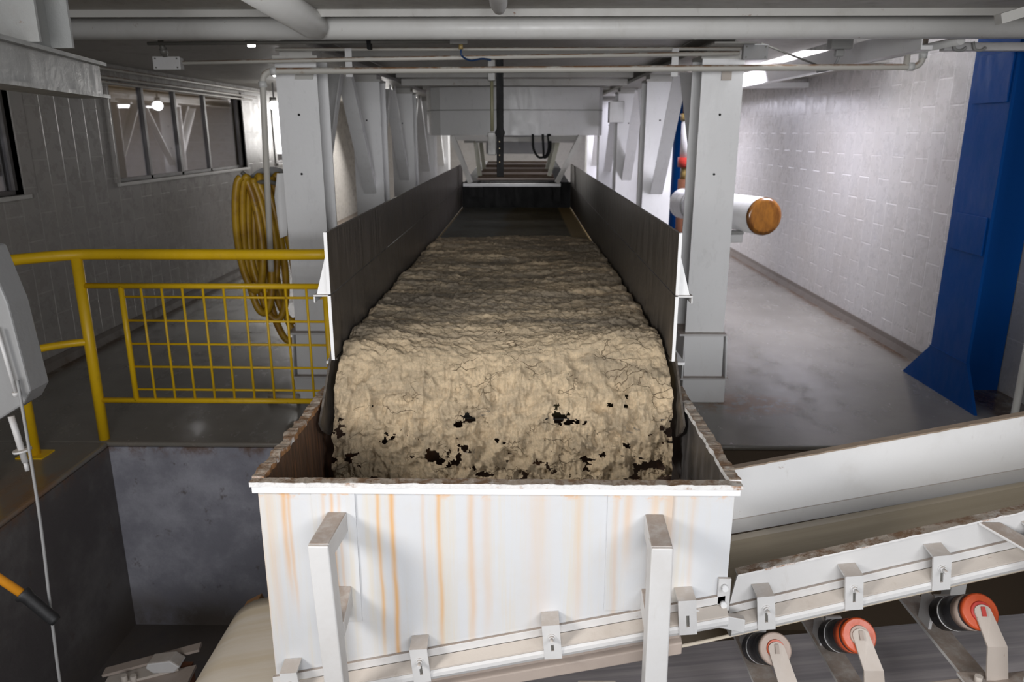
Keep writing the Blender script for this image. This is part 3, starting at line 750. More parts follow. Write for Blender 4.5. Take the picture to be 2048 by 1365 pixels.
# idlers: a wing roller seen end-on, its strap bracket, cross angle and inner stub
ang = R(37)
def idler(xc, zc_, r, c_end, zbot, mats):
    d = Vector((0, math.cos(ang), -math.sin(ang))); p0 = Vector((xc, 2.035, zc_)); p1 = p0 + d * .21
    L = [p0, p0 + d * .055, p0 + d * .11, p0 + d * .165, p1]
    rl = MB().tube([L[0] + d * .012, p1], r, 28).build('wing_roller', mats[0], ic)
    MB().tube([p0, p0 + d * .004, p0 + d * .020], [r * .93, r * 1.02, r * 1.02], 28).build('roller_end_cap', mats[1], rl)
    MB().tube([p0 - d * .006, p0 + d * .002], [r * .55, r * .60], 24).build('roller_hub', mats[2], rl)
    MB().tube([p0 + d * .03, p0 + d * .075], r * 1.012, 28).build('roller_band', mats[3], rl)
    MB().tube([p0 + d * .15, p0 + d * .158], r * 1.012, 28).build('roller_ring', 'white', rl)
    # strap bracket: round-topped plate, then a bend down to the stringer
    w = .026; n_ = Vector((0, -math.sin(ang), -math.cos(ang)))   # along the plate, downward
    top = []
    q0 = p0 - d * .012
    for i in range(9):
        t = math.pi * i / 8; top.append(q0 + Vector((-w * math.cos(t), 0, 0)) - n_ * (w * math.sin(t)) * .8)
    x2 = xc + .035; k1 = q0 + n_ * .0; 
    low = [Vector((xc + w + .030, q0.y - .055, q0.z - .085)), Vector((xc - w + .022, q0.y - .055, q0.z - .085))]
    b = MB().prism(top + low, d * .006)
    foot = [Vector((xc + w + .030, q0.y - .055, q0.z - .085)), Vector((xc - w + .022, q0.y - .055, q0.z - .085)), Vector((xc - w + .034, q0.y - .065, zbot)), Vector((xc + w + .050, q0.y - .065, zbot))]
    b.prism(foot, (0, .006, 0)); bo = b.build('roller_bracket', 'bracket_dust', ic)
    MB().obox(q0 - d * .003 + n_ * .0, (.006, 0, 0), n_ * .014, d * .002).build('axle_notch', mats[4], bo)
    # cross angle running back under the idler, and white stub that carries the inner end
    MB().hexa([(xc - .035, 1.97, zbot - .012), (xc + .045, 1.97, zbot - .012), (xc + .045, 2.62, zbot - .012), (xc - .035, 2.62, zbot - .012),
               (xc - .035, 1.97, zbot), (xc + .045, 1.97, zbot), (xc + .045, 2.62, zbot), (xc - .035, 2.62, zbot)]).build('cross_angle', 'frame_dusty', ic)
    MB().box(xc + .0, xc + .055, 2.275, 2.285, zbot, p1.z + .02).box(xc - .025, xc - .015, 2.24, 2.31, zbot, p1.z + .03).build('inner_stub', 'clampw', ic)
idler(.805, .178, .050, None, .000, ('roller_black', 'roller_dust', 'orange', 'roller_black', 'tan_slat'))
idler(1.062, .230, .053, None, .035, ('roller_black', 'orange', 'roller_dust', 'orange', 'tan_slat'))
idler(1.425, .320, .055, None, .105, ('roller_black', 'orange', 'red', 'roller_dust', 'red'))
MB().hexa([(.98, 1.925, .000), (1.70, 1.925, .125), (1.70, 1.99, .125), (.98, 1.99, .000), (.98, 1.925, .055), (1.70, 1.925, .165), (1.70, 1.99, .165), (.98, 1.99, .055)]).build('lower_stringer', 'frame_dusty', ic, .003)
for (bx, bz) in ((1.40, .128), (1.56, .155)): MB().tube([(bx, 1.955, bz + .0), (bx, 1.955, bz + .022)], .012, 6).build('bolt', 'ledge', ic)
MB().box(1.36, 1.47, 1.93, 2.0, .118, .128).build('foot_plate', 'frame_dusty', ic, .002)
for xl in (-.3, 1.7, 2.9):
    MB().box(xl, xl + .06, 2.62, 2.68, PZ, .10).build('leg', 'frame_dusty', ic, .003)

# take-up frame behind the tail pulley, half rusted
tf = thing('tail_frame', (-1.6, 2.7, PZ), 'rusty take-up frame with white end plates behind the tail of the inclined belt', 'frame')
MB().bar((-1.83, 2.76, -.535), (-1.42, 2.82, -.445), .05, .012).bar((-1.84, 2.64, -.565), (-1.40, 2.68, -.475), .11, .012).build('guide_bar', 'tan_slat', tf)
MB().bar((-1.80, 2.72, -.548), (-1.48, 2.76, -.475), .10, .012).build('slide_plate', 'ledge', tf)
MB().ball((-1.83, 2.66, -.60), .060, 10, 1.1).build('bearing_housing', 'clampw', tf)
MB().prism([(-1.60, 2.70, -.44), (-1.50, 2.70, -.425), (-1.46, 2.70, -.455), (-1.49, 2.70, -.485), (-1.58, 2.70, -.49), (-1.61, 2.70, -.465)], (0, .07, 0)).build('end_plate', 'clampw', tf, .006)
for bx in (-1.66, -1.70): MB().tube([(bx, 2.69, -.535), (bx, 2.69, -.49)], .014, 6).build('bolt', 'ledge', tf)
MB().box(-1.80, -1.74, 2.70, 2.78, PZ, -.55).box(-1.50, -1.44, 2.70, 2.78, PZ, -.49).build('leg', 'rust', tf)
tag(MB().obox((-1.16, 2.84, -.245), (.035, 0, .02), (0, .02, 0), (-.012, 0, .03)).build('wood_block', 'wood', None, .003), 'small orange-brown wood block behind the tail of the inclined belt', 'wood block')
# ------------------------------------------------------------------ columns with stepped feet and knee braces
def column(xc, yc, foot=True):
    t = thing('steel_column', (xc, yc, 0), '', 'column', 'white columns along the conveyor')
    z0 = .47 if foot else 0.; yf, ybk = yc, yc + .25; hw = .127; T = 2.185
    MB().box(xc - hw, xc + hw, yf, yf + .014, z0, T).build('flange', 'white_far', t)
    MB().box(xc - hw - .008, xc + hw + .008, ybk - .014, ybk, z0, T).build('flange', 'white_far', t)
    MB().box(xc - .006, xc + .006, yf + .014, ybk - .014, z0, T).build('web', 'white_far', t)
    MB().box(xc - hw - .01, xc + hw + .01, yf - .01, ybk + .01, T, T + .02).box(xc - hw * .8, xc + hw * .8, yf + .02, ybk, T + .02, T + .06).build('cap_plate', 'beam', t)
    for hx, hz in ((.0, 1.86), (-.01, 1.50)):
        MB().tube([(xc + hx, yf - .002, hz), (xc + hx, yf + .001, hz)], .008, 8).build('bolt_hole', 'black', t)
    if foot:
        MB().box(xc - hw - .045, xc + hw + .01, yf - .045, ybk + .03, .455, .468).build('stiffener_plate', 'frame_dusty', t)
        for s in (-1, 1):
            MB().prism([(xc + s * (hw + .014), yf - .075, .175), (xc + s * (hw + .006), yf - .045, .455), (xc + s * (hw + .006), ybk, .455), (xc + s * (hw + .014), ybk, .175)], (s * .008, 0, 0)).build('gusset', 'white', t)
        MB().hexa([(xc - hw, yf - .035, .175), (xc + hw, yf - .035, .175), (xc + hw, yf - .027, .175), (xc - hw, yf - .027, .175),
                   (xc - hw, yf - .012, .455), (xc + hw, yf - .012, .455), (xc + hw, yf - .004, .455), (xc - hw, yf - .004, .455)]).build('front_plate', 'white', t)
        MB().box(xc - hw - .03, xc + hw + .035, yf - .085, ybk + .04, .162, .175).build('step_plate', 'frame_dusty', t)
        MB().box(xc - hw - .012, xc + hw + .018, yf - .075, ybk + .03, 0.0, .162).build('base_box', 'white', t, .004)
    return t
def braces(t, xc, yc, front=True, back=True):
    for s, on in ((-1, front), (1, back)):
        if not on: continue
        ys = yc if s < 0 else yc + .25
        a = Vector((xc, ys, 1.22)); b = Vector((xc, ys + s * .80, 2.18))
        d = (b - a).normalized(); side = Vector((1, 0, 0)); nn = d.cross(side)
        m = MB(); m.obox((a + b) / 2, d * (b - a).length / 2, side * .055, nn * .005)
        m.obox((a + b) / 2 + side * .052 + nn * (.035 * (1 if nn.y * s > 0 else -1)) * -1, d * (b - a).length / 2, side * .005, nn * .035)
        m.build('knee_brace', 'white_far', t)
C1 = column(-1.392, 4.85); C1['label'] = 'white steel column left of the conveyor nearest the yellow railing, beside the hose coil'
C2 = column(1.215, 4.85); C2['label'] = 'white steel column right of the conveyor in front of the orange-ended drum'
braces(C1, -1.392, 4.85, False, True); braces(C2, 1.215, 4.85, False, True)
order = ['second', 'third', 'fourth', 'fifth']
PL = column(-1.392, 6.95, False); braces(PL, -1.392, 6.95)
PL['label'] = 'second white column back on the left of the conveyor'
PR = column(1.215, 6.95, False); braces(PR, 1.215, 6.95)
PR['label'] = 'second white column back on the right of the conveyor, brightly lit'
for i, yy in enumerate((9.0, 11.05, 13.1)):
    copy_tree(PL, (-1.392, yy, 0), '%s white column back on the left of the conveyor' % order[i + 1])
    copy_tree(PR, (1.215, yy, 0), '%s white column back on the right of the conveyor' % order[i + 1])
for sx, nm in ((-1.392, 'left'), (1.215, 'right')):
    m = MB().box(sx - .12, sx + .12, 4.6, 16, 2.245, 2.255).box(sx - .12, sx + .12, 4.6, 16, 2.325, 2.333).box(sx - .005, sx + .005, 4.6, 16, 2.255, 2.325)
    tag(m.build('ceiling_beam', 'beam'), 'grey beam running away over the %s row of columns' % nm, 'beam', 'beams over the columns')
# small plate hanging off the top of each near column
tag(MB().obox((-1.335, 4.835, 2.10), (.055, 0, 0), (0, .004, 0), (.008, 0, .032)).build('tag_plate', 'beam'), 'small grey plate at the top of the left near column', 'plate', 'small plates on the columns')
tag(MB().obox((1.235, 4.835, 2.095), (.03, 0, 0), (0, .004, 0), (.0, 0, .035)).build('tag_plate', 'ledge'), 'small beige plate at the top of the right near column', 'plate', 'small plates on the columns')

# soffit channel and near ceiling plate above the big pipe
m = MB().box(-2.6, 2.05, 3.60, 3.72, 2.315, 2.334).box(-2.6, 2.05, 3.60, 3.615, 2.25, 2.30)
tag(MB().box(-3.6, 3.12, 3.95, 4.07, 2.318, 2.334).box(-3.6, 3.12, 3.95, 3.958, 2.30, 2.318).build('cross_beam', 'beam'), 'grey cross beam under the ceiling just above the big white pipe', 'beam')
tag(MB().box(-1.24, 1.06, 8.05, 8.2, 2.22, 2.28).build('cross_beam', 'beam'), 'far cross beam above the white hood between the columns', 'beam')
tag(MB().box(1.35, XR - .003, 8.75, 8.95, 2.235, 2.29).build('cross_beam', 'white'), 'white beam from the right column row to the tiled right wall', 'beam')
tag(MB().box(2.07, 2.13, 4.2, 12, 2.17, 2.19).box(2.07, 2.076, 4.2, 12, 2.19, 2.29).build('edge_channel', 'white'), 'pale edge channel running along the ceiling opening near the right wall', 'beam')
tag(MB().tube([(2.30, 4.25, 2.22), (2.30, 12, 2.22)], .022, 12).build('edge_pipe', 'pipe_clean'), 'thin white pipe running away beside the ceiling opening', 'pipe')

# ------------------------------------------------------------------ pipes under the ceiling
tag(MB().tube([(-2.9, 4.2, 2.278), (0, 4.2, 2.278), (3.3, 4.2, 2.278)], .056, 28).build('main_pipe', 'bigpipe'), 'thick white pipe crossing the whole top of the picture', 'pipe')
tag(MB().tube([(-1.06, 3.0, 2.315), (-1.06, 4.0, 2.28), (-1.06, 4.10, 2.275), (-1.06, 4.135, 2.272)], [.072, .072, .066, .040], 28).build('branch_pipe', 'bigpipe'), 'thick brownish-grey pipe ending against the big white pipe, upper left', 'pipe')
tag(MB().tube([(-.085, 2.9, 2.31), (-.105, 3.30, 2.30), (-.105, 3.46, 2.285), (-.105, 3.52, 2.272), (-.105, 3.55, 2.262)], [.040, .040, .038, .028, .008], 24).build('capped_pipe', 'white'), 'short white pipe with a rounded cap at the top centre', 'pipe')
pa = thing('water_pipe', (.3, 4.72, 2.11), 'long thin rusty-topped white pipe low across both near columns, elbowed at each end', 'pipe')
MB().tube(elbow((-1.60, 4.70, .9), (-1.55, 4.70, 2.105), (1, 4.70, 2.122), .07) [:-1] + elbow((1, 4.70, 2.122), (2.335, 4.70, 2.125), (2.335, 4.70, 2.32), .06)[1:], .0185, 16).build('pipe_run', 'pipe', pa)
for px in ((-1.553, 4.70, 2.03), (-1.48, 4.70, 2.105), (2.27, 4.70, 2.125), (2.335, 4.70, 2.19)):
    d = Vector((0, 0, .018)) if px[0] in (-1.553, 2.335) else Vector((.018, 0, 0))
    MB().tube([Vector(px) - d, Vector(px) + d], .0235, 16).build('pipe_collar', 'pipe_clean', pa)
tag(MB().tube([(-2.03, 4.72, 2.152), (-1.0, 4.72, 2.172), (1.27, 4.72, 2.203)], .0125, 12).build('conduit', 'pipe'), 'thin beige conduit between the two small junction boxes', 'conduit')
tag(MB().tube([(-1.48, 4.76, 2.232), (1.35, 4.76, 2.232)], .010, 12).build('conduit', 'pipe'), 'thin rusty conduit highest behind the junction box, above the other two', 'conduit')
tag(MB().tube([(-2.12, 4.5, 2.238), (-.40, 4.5, 2.247)], .010, 10).tube([(-2.0, 4.5, 2.262), (-.40, 4.5, 2.268)], .007, 10).build('dark_conduit', 'dkpipe'), 'dark metal conduit pair just under the big pipe, left half', 'conduit')
tag(MB().tube([(2.245, 4.70, 2.12), (2.245, 4.70, 2.32)], .017, 12).build('drop_pipe', 'pipe'), 'short vertical white pipe left of the right elbow', 'pipe')
def jbox(loc, w, h, d, label, mat='box_grey'):
    t = thing('junction_box', loc, label, 'junction box', None); x, y, z = loc
    MB().box(x - w, x + w, y - d, y + d, z - h, z + h).build('box', mat, t, .004)
    MB().box(x - w - .006, x + w + .006, y - d - .006, y - d, z - h - .004, z + h + .004).build('lid', mat, t, .003)
    for sx in (-1, 1):
        for sz in (-1, 1): MB().tube([(x + sx * w * .85, y - d - .010, z + sz * h * .75), (x + sx * w * .85, y - d - .006, z + sz * h * .75)], .005, 8).build('lid_screw', 'dkpipe', t)
    return t
j = jbox((-2.10, 4.70, 2.148), .075, .033, .03, 'pale grey junction box under the dark conduit, top left', 'clampw')
MB().tube([(-2.10, 4.66, 2.185), (-2.10, 4.62, 2.27)], .016, 10).tube([(-2.10, 4.655, 2.20), (-2.10, 4.64, 2.225)], .022, 10).build('gland', 'dkpipe', j)
jbox((1.345, 4.68, 2.203), .065, .038, .03, 'grey junction box above the right near column')
j = jbox((-.36, 4.50, 2.250), .045, .018, .025, 'small dark junction box holding the blue cable', 'dkpipe')
MB().tube([(-.35, 4.5, 2.232), (-.35, 4.5, 2.205)], .013, 10).build('gland', 'brass', j)
tag(MB().tube(arc([(-.35, 4.5, 2.207), (-.345, 4.5, 2.17), (-.30, 4.55, 2.15), (-.24, 4.62, 2.165), (-.19, 4.68, 2.165)]), .0055, 8).build('cable', 'cable_blue'), 'blue cable from the small dark box to the level sensor', 'cable')
tag(MB().box(-.875, -.855, 4.47, 4.53, 2.205, 2.28).build('clip', 'black'), 'small black clip on the dark conduit', 'clip')
for x, l in ((-1.04, 'left'), (.90, 'right')):
    tag(MB().box(x - .020, x + .020, 4.738, 4.744, 2.075, 2.235).build('pipe_clamp', 'clampw'), 'small white clamp plate holding the two thin pipes, %s one' % l, 'clamp', 'pipe clamps')
# level sensor on a black bar
ls = thing('level_sensor', (-.14, 4.73, 1.49), 'black slotted bar with a slim cylinder hanging over the belt', 'sensor')
MB().box(-.160, -.118, 4.725, 4.750, 1.49, 2.19).build('bar', 'black', ls, .002)
MB().tube([(-.139, 4.715, 1.752), (-.139, 4.757, 1.752)], .030, 16).build('knob', 'black', ls)
MB().tube([(-.187, 4.74, 1.76), (-.187, 4.74, 2.05)], .0105, 12).build('cylinder', 'brassy', ls)
MB().box(-.211, -.165, 4.72, 4.76, 2.05, 2.17).tube([(-.187, 4.74, 2.17), (-.187, 4.74, 2.19)], .018, 10).build('cylinder_head', 'dkpipe', ls, .004)
MB().box(-.213, -.163, 4.72, 4.76, 1.62, 1.755).build('cylinder_foot', 'dkpipe', ls, .004)
for zz in (1.66, 1.70, 1.58, 1.62): MB().tube([(-.142, 4.7225, zz), (-.142, 4.7255, zz)], .004, 8).build('hole', 'brass', ls)
for i in range(3):
    zz = (2.335 - (0, .07, .11)[i]); lab = ['uppermost', 'middle', 'lowest'][i]
    xw = XL + .10
    tag(MB().tube([(xw, 5.0, zz - .06), (xw, 10.6 - i * .2, zz - .06)], .012, 10).build('wall_pipe', 'pipe'), '%s of the thin pipes running along the left wall over the windows' % lab, 'pipe', 'thin pipes over the windows')

# lamps and the glowing ceiling opening
def lamp(x, y, z, r, label):
    t = thing('bulkhead_lamp', (x, y, z), label, 'lamp')
    MB().ball((x, y, z), r, 10).build('glass_globe', 'lamp', t)
    MB().tube([(x, y, z + r * 1.7), (x, y, 2.333)], .010, 8).build('hanging_rod', 'galv', t)
    MB().tube([(x, y, z + r * .8), (x, y, z + r * 1.7)], r * .6, 12).build('lamp_base', 'galv', t)
lamp(-2.99, 9.4, 2.07, .055, 'glowing round lamp beside the left near column')
for x, y, l in ((-1.72, 5.05, 'nearer'), (-2.35, 7.6, 'farther')):
    w = .022 if l == 'nearer' else .05
    t = thing('tube_lamp', (x, y, 2.30), '%s slim tube lamp under the ceiling left of the columns' % l, 'lamp', 'tube lamps on the ceiling')
    MB().tube([(x - w, y, 2.285), (x + w, y, 2.285)], .010, 10).build('tube', 'lamp', t)
    MB().box(x - w - .01, x + w + .01, y - .02, y + .02, 2.297, 2.334).build('housing', 'galv', t)

t = thing('opening_glow', (1.42, 4.72, 2.33), 'glowing flat panel added for a bright ceiling opening above the right junction box', 'lamp')  # emissive panel stands in for an overexposed opening, no lamp here
MB().box(1.26, 1.57, 4.60, 4.78, 2.322, 2.328).build('panel', 'opening_panel', t)
MB().box(1.25, 1.58, 4.59, 4.79, 2.328, 2.3345).build('housing', 'galv', t)  # backing plate of the added glowing panel

# ------------------------------------------------------------------ hanging beam, top left
hb = thing('hanging_beam', (-1.5, 2.4, 1.95), 'scratched grey steel beam with a hanging post, top left corner', 'beam')
A = Vector((-1.36, 1.95, 0)); B = Vector((-1.555, 2.88, 0))
def P2(t, off, z): 
    d = (B - A); s_ = Vector((d.y, -d.x, 0)).normalized(); p = A + d * t + s_ * off; return (p.x, p.y, z)
def web(t0, t1, o0, o1, z0, z1): return MB().hexa([P2(t0, o0, z0), P2(t1, o0, z0), P2(t1, o1, z0), P2(t0, o1, z0), P2(t0, o0, z1), P2(t1, o0, z1), P2(t1, o1, z1), P2(t0, o1, z1)])
web(-.6, 1, 0, .01, 1.885, 1.985).build('web', 'hang', hb)
web(-.6, 1, -.10, .035, 1.985, 1.997).build('top_flange', 'hang', hb)
web(-.6, 1, -.10, .035, 1.873, 1.885).build('bottom_flange', 'hang', hb)
MB().box(-1.50, -1.36, 2.24, 2.25, 1.998, 2.6).box(-1.50, -1.36, 2.40, 2.41, 1.998, 2.6).box(-1.435, -1.425, 2.25, 2.40, 1.998, 2.6).build('post', 'hang', hb)

# ------------------------------------------------------------------ white hood and supports over the far belt
hd = thing('feed_hood', (-.1, 8.9, 1.72), 'wide white curved hood hanging over the far end of the belt', 'hood')
vs = []; fs = []; N = 36; cx, cy, rr = -.02, 9.75, 1.16
ringp = [(cx + rr * math.sin(t), cy - rr * math.cos(t) * .95) for t in [R(-64) + R(128) * i / N for i in range(N + 1)]]
ringp = [(-1.12, 9.6), (-1.115, 9.1), (-1.04, 8.86), (-.94, 8.79)] + [(-.93 + 1.78 * i / 20, 8.78 - .10 * math.sin(math.pi * i / 20)) for i in range(21)] + [(.90, 8.9), (.92, 9.1), (.92, 9.6)]
n = len(ringp)
for z in (1.725, 1.995, 2.0, 2.24):
    for p in ringp: vs.append((p[0], p[1], z))
for k_ in range(3):
    for i in range(n - 1): fs.append((k_ * n + i, k_ * n + i + 1, (k_ + 1) * n + i + 1, (k_ + 1) * n + i))
o = MB().add(vs, fs).build('hood_shell', 'drum', hd); o.modifiers.new('t', 'SOLIDIFY').thickness = .01
o = MB().tube([(p[0], p[1] - .008, 1.998) for p in ringp], .004, 6).build('seam', 'dkpipe', hd)
MB().box(-1.08, .90, 9.1, 9.6, 1.73, 1.74).build('hood_floor', 'beam', hd)
tag(MB().box(.93, 1.09, 8.45, 8.6, 1.86, 2.08).build('electrical_box', 'white', None, .006), 'plain grey box between the hood and the right columns', 'box')
fr = thing('hood_frame', (-.1, 8.4, 1.2), 'small trestle of splayed legs and a white crossbar under the hood', 'frame')
for s in (-1, 1):
    MB().bar((-.07 + s * .70, 8.5, 1.72), (-.10 + s * .48, 8.5, 1.22), .05, .10, (0, 1, 0)).build('splayed_leg', 'beam', fr)
MB().box(-.66, .42, 8.46, 8.54, 1.18, 1.212).build('crossbar', 'white', fr)
MB().box(-.60, -.45, 8.5, 8.6, 1.06, 1.17).build('bearing_block', 'black', fr)
MB().box(.34, .42, 8.45, 8.6, 1.02, 1.17).build('bearing_block', 'black', fr)
MB().box(-.704, .559, 8.92, 8.93, .906, 1.20).build('dark_back_sheet', 'black', fr)  # added dark sheet, hides the bright far wall and stands in for shade
MB().hexa([(-.68, 8.95, 1.19), (.54, 8.95, 1.19), (.54, 12.5, 1.30), (-.68, 12.5, 1.30), (-.68, 8.95, 1.20), (.54, 8.95, 1.20), (.54, 12.5, 1.31), (-.68, 12.5, 1.31)]).build('dark_shelf', 'black', fr)  # added black shelf, keeps the space beyond the belt dark
MB().bar((-.77, 8.5, 1.70), (.65, 9.4, 1.66), .05, .05).bar((.60, 8.5, 1.70), (-.70, 9.4, 1.66), .05, .05).build('tie_bar', 'beam', fr)
for i in range(12):
    MB().box(-.54, .38, 9.0 + i * .27, 9.05 + i * .27, 1.22 + i * .0085, 1.24 + i * .0085).build('scraper_bar', 'old_rust' if i % 3 else 'tan_slat', fr)
MB().box(-.55, .45, 11.6, 11.65, 1.45, 1.72).build('rear_dark_panel', 'box_grey', fr)  # added panel, darkens the view through under the hood
for s in (-1, 1):
    for yv in (9.3, 10.4):
        MB().bar((-.07 + s * .50, yv, 1.70), (-.10 + s * .42, yv, 1.25), .05, .05, (0, 1, 0)).build('rear_leg', 'brassy', fr)
for i, x in enumerate((.11, .22)):
    w = .12 if i == 0 else .03
    tag(MB().tube(arc([(x, 8.62, 1.74), (x + .01, 8.62, 1.58), (x + w * .6, 8.62, 1.49), (x + w + .03, 8.64, 1.51), (x + w + .06, 8.68, 1.60), (x + w + .05, 8.7, 1.74)]), .013, 8).build('hanging_cable', 'black'), ('wide' if i == 0 else 'narrow') + ' black cable loop hanging under the hood', 'cable', 'cable loops under the hood')

# ------------------------------------------------------------------ equipment behind the right column row
dr = thing('capped_pipe_section', (1.75, 6.6, 1.1), 'large white pipe section with a shiny orange-brown end, right of the near column', 'pipe')
a = Vector((1.905, 6.0, 1.115)); b = Vector((1.60, 7.6, 1.075)); d = (b - a).normalized()
MB().tube([a, b], .148, 40).build('pipe_body', 'white_far', dr)
MB().tube([a - d * .022, a - d * .016, a - d * .002], [.118, .142, .150], 40).build('end_cap', 'drum_end', dr)
for f in (.5, .8): MB().tube([a.lerp(b, f), a.lerp(b, f) + d * .03], .156, 40).build('clamp_band', 'galv', dr)
sd = thing('pipe_saddle', (1.55, 6.25, .85), 'white crossbar and post carrying the orange-ended pipe', 'support')
MB().box(1.15, 1.80, 6.15, 6.25, .885, .955).build('crossbar', 'white', sd, .01)
MB().box(1.50, 1.58, 6.16, 6.24, 0, .885).build('post', 'white', sd, .005)
MB().box(1.68, 1.80, 6.14, 6.26, .955, .975).build('saddle_pad', 'galv', sd)
vl = thing('process_valve', (1.80, 8.3, 0), 'rust and white valve stack with a red flange seen between the right columns', 'valve')
MB().tube([(1.80, 8.3, 1.95), (1.80, 8.3, 2.30)], .11, 20).build('rusty_neck', 'rust', vl)
MB().tube([(1.80, 8.3, 1.88), (1.80, 8.3, 1.95)], .13, 20).build('upper_flange', 'brass', vl)
MB().tube([(1.80, 8.3, 1.50), (1.80, 8.3, 1.88)], .115, 24).build('body', 'white_far', vl)
MB().tube([(1.80, 8.3, 1.40), (1.80, 8.3, 1.50)], .135, 20).build('red_flange', 'red', vl)
MB().tube([(1.80, 8.3, 1.27), (1.80, 8.3, 1.40)], .10, 20).build('brass_ring', 'brass', vl)
MB().tube([(1.80, 8.3, 0.0), (1.80, 8.3, 1.27)], .12, 20).build('lower_pipe', 'rust', vl)
bp = thing('blue_tank', (2.0, 9.4, 0), 'dark blue cylindrical tank behind the valve stack', 'tank')
MB().tube([(1.95, 9.3, 0), (1.95, 9.3, 2.1)], .16, 24).build('shell', 'blue', bp)
MB().tube([(1.95, 9.3, 2.1), (1.95, 9.3, 2.16)], [.16, .10], 24).build('dome', 'blue', bp)
pm = thing('blue_pump', (1.50, 6.8, 0), 'blue pump casing low behind the right near column', 'pump')
MB().tube([(1.50, 6.75, .55), (1.50, 7.3, .55)], .15, 24).build('casing', 'blue', pm)
MB().box(1.36, 1.64, 6.75, 7.3, 0, .40).build('plinth', 'blue', pm, .01)
MB().box(1.10, 1.30, 5.6, 5.9, .30, .42).build('pump_foot', 'wood', pm)

# blue column standing against the right wall
bl = thing('blue_column', (2.95, 4.95, 0), 'bright blue steel column with flared base against the right wall', 'column')
MB().box(2.905, 2.925, 4.73, 5.17, .29, 4.2).build('flange', 'blue', bl)
MB().prism([(2.905, 4.555, 0), (2.905, 4.73, .30), (2.905, 5.17, .30), (2.905, 5.50, 0)], (.02, 0, 0)).build('base_flare', 'blue', bl)
MB().box(2.925, 3.355, 5.06, 5.085, .0, 4.2).build('web', 'blue', bl)
for z0, z1 in ((1.0, 1.24), (1.93, 2.22)):
    MB().box(2.893, 2.905, 4.75, 5.10, z0, z1).build('splice_plate', 'blue', bl, .003)
MB().box(2.900, 2.906, 4.72, 5.18, .292, .300).build('weld_seam', 'blue', bl)
tag(MB().tube([(2.984, 4.3, PZ), (2.984, 4.3, 2.33)], .021, 14).build('standpipe', 'pipe_clean'), 'thin vertical white pipe at the right edge near the blue column', 'pipe')
# dark bracket end top right & wall bracket
wb = thing('wall_bracket', (2.6, 4.6, 2.24), 'pale bracket with curved clips under the big pipe, near the blue column', 'bracket')
MB().box(2.38, 2.90, 4.56, 4.62, 2.20, 2.245).build('bracket_plate', 'clampw', wb, .006)
for x in (2.45, 2.56): MB().tube(arc([(x - .035, 4.54, 2.245), (x - .02, 4.54, 2.205), (x + .02, 4.54, 2.20), (x + .04, 4.54, 2.215)]), .008, 8).build('clip_hook', 'galv', wb)
tag(MB().tube(arc([(1.93, 4.9, 2.26), (1.92, 4.9, 2.18), (1.88, 4.9, 2.13), (1.80, 4.9, 2.115)]), .009, 8).build('dangling_cable', 'rope'), 'short pale cable end dangling from the clamp near the ceiling opening', 'cable')
tag(MB().box(1.86, 1.99, 4.86, 4.94, 2.24, 2.31).box(1.90, 1.95, 4.88, 4.92, 2.20, 2.24).build('beam_clamp', 'galv', None, .006), 'dark clamp block at the corner of the ceiling opening', 'clamp')
tag(MB().tube([(1.42, 4.8, 2.265), (1.86, 4.9, 2.13)], .006, 8).build('wire', 'dkpipe'), 'thin slanting wire crossing the bright ceiling opening', 'wire')
tag(MB().bar((1.95, 3.35, 2.20), (2.4, 3.35, 2.335), .05, .04).build('brace', 'beam'), 'short slanting brace at the top right corner', 'brace')

# ------------------------------------------------------------------ hose coil on its bracket
hs = thing('hose_hanger', (-1.60, 5.0, 1.4), 'pale curved hanger plate and hook holding the yellow hose coil', 'hanger')
MB().prism([(-1.585, 4.93, 1.50), (-1.545, 4.93, 1.50), (-1.535, 4.93, 1.40), (-1.55, 4.93, 1.10), (-1.60, 4.93, 1.08), (-1.615, 4.93, 1.35)], (0, .012, 0)).build('plate', 'white_far', hs)
MB().tube(arc([(-1.53, 4.97, 1.40), (-1.65, 4.99, 1.44), (-1.78, 5.05, 1.44), (-1.86, 5.06, 1.50)]), .014, 10).build('hook', 'dkpipe', hs)
MB().tube([(-1.72, 5.22, 1.33), (-1.72, 5.228, 1.33)], .20, 28).build('back_disc', 'box_grey', hs)
random.seed(3); pts = []
NL = 7
for i in range(NL):
    h = (.46, .54, .42, .60, .68, .56, .70)[i]; w = .060 + .004 * i
    xcn = -1.83 + .028 * i; yl = 4.955 + .036 * i
    for j in range(16):
        t = 2 * math.pi * (j / 16) + math.pi / 2
        f = j / 16; z = 1.475 - .010 * (i % 3) - h * (1 - math.sin(t)) * (.82 + .03 * (i % 3)); x = xcn + math.cos(t) * w * (1 + .55 * (1 - math.sin(t)) / 2) + .075 * (1.5 - z) * (.8 if i > 3 else .35)
        pts.append((x, yl + .030 * f + .012 * math.sin(t * 2 + i), z + .012 * math.sin(i * 2.1)))
tag(MB().tube(arc(pts, 5), .0245, 14).build('hose', 'hose'), 'yellow hose coiled in long loops beside the left near column', 'hose')
tag(MB().tube([(-1.50, 4.72, .045), (-1.72, 4.80, .03)], .018, 10).build('hose_end', 'ledge'), 'short pinkish pipe end lying at the foot of the left near column', 'pipe')

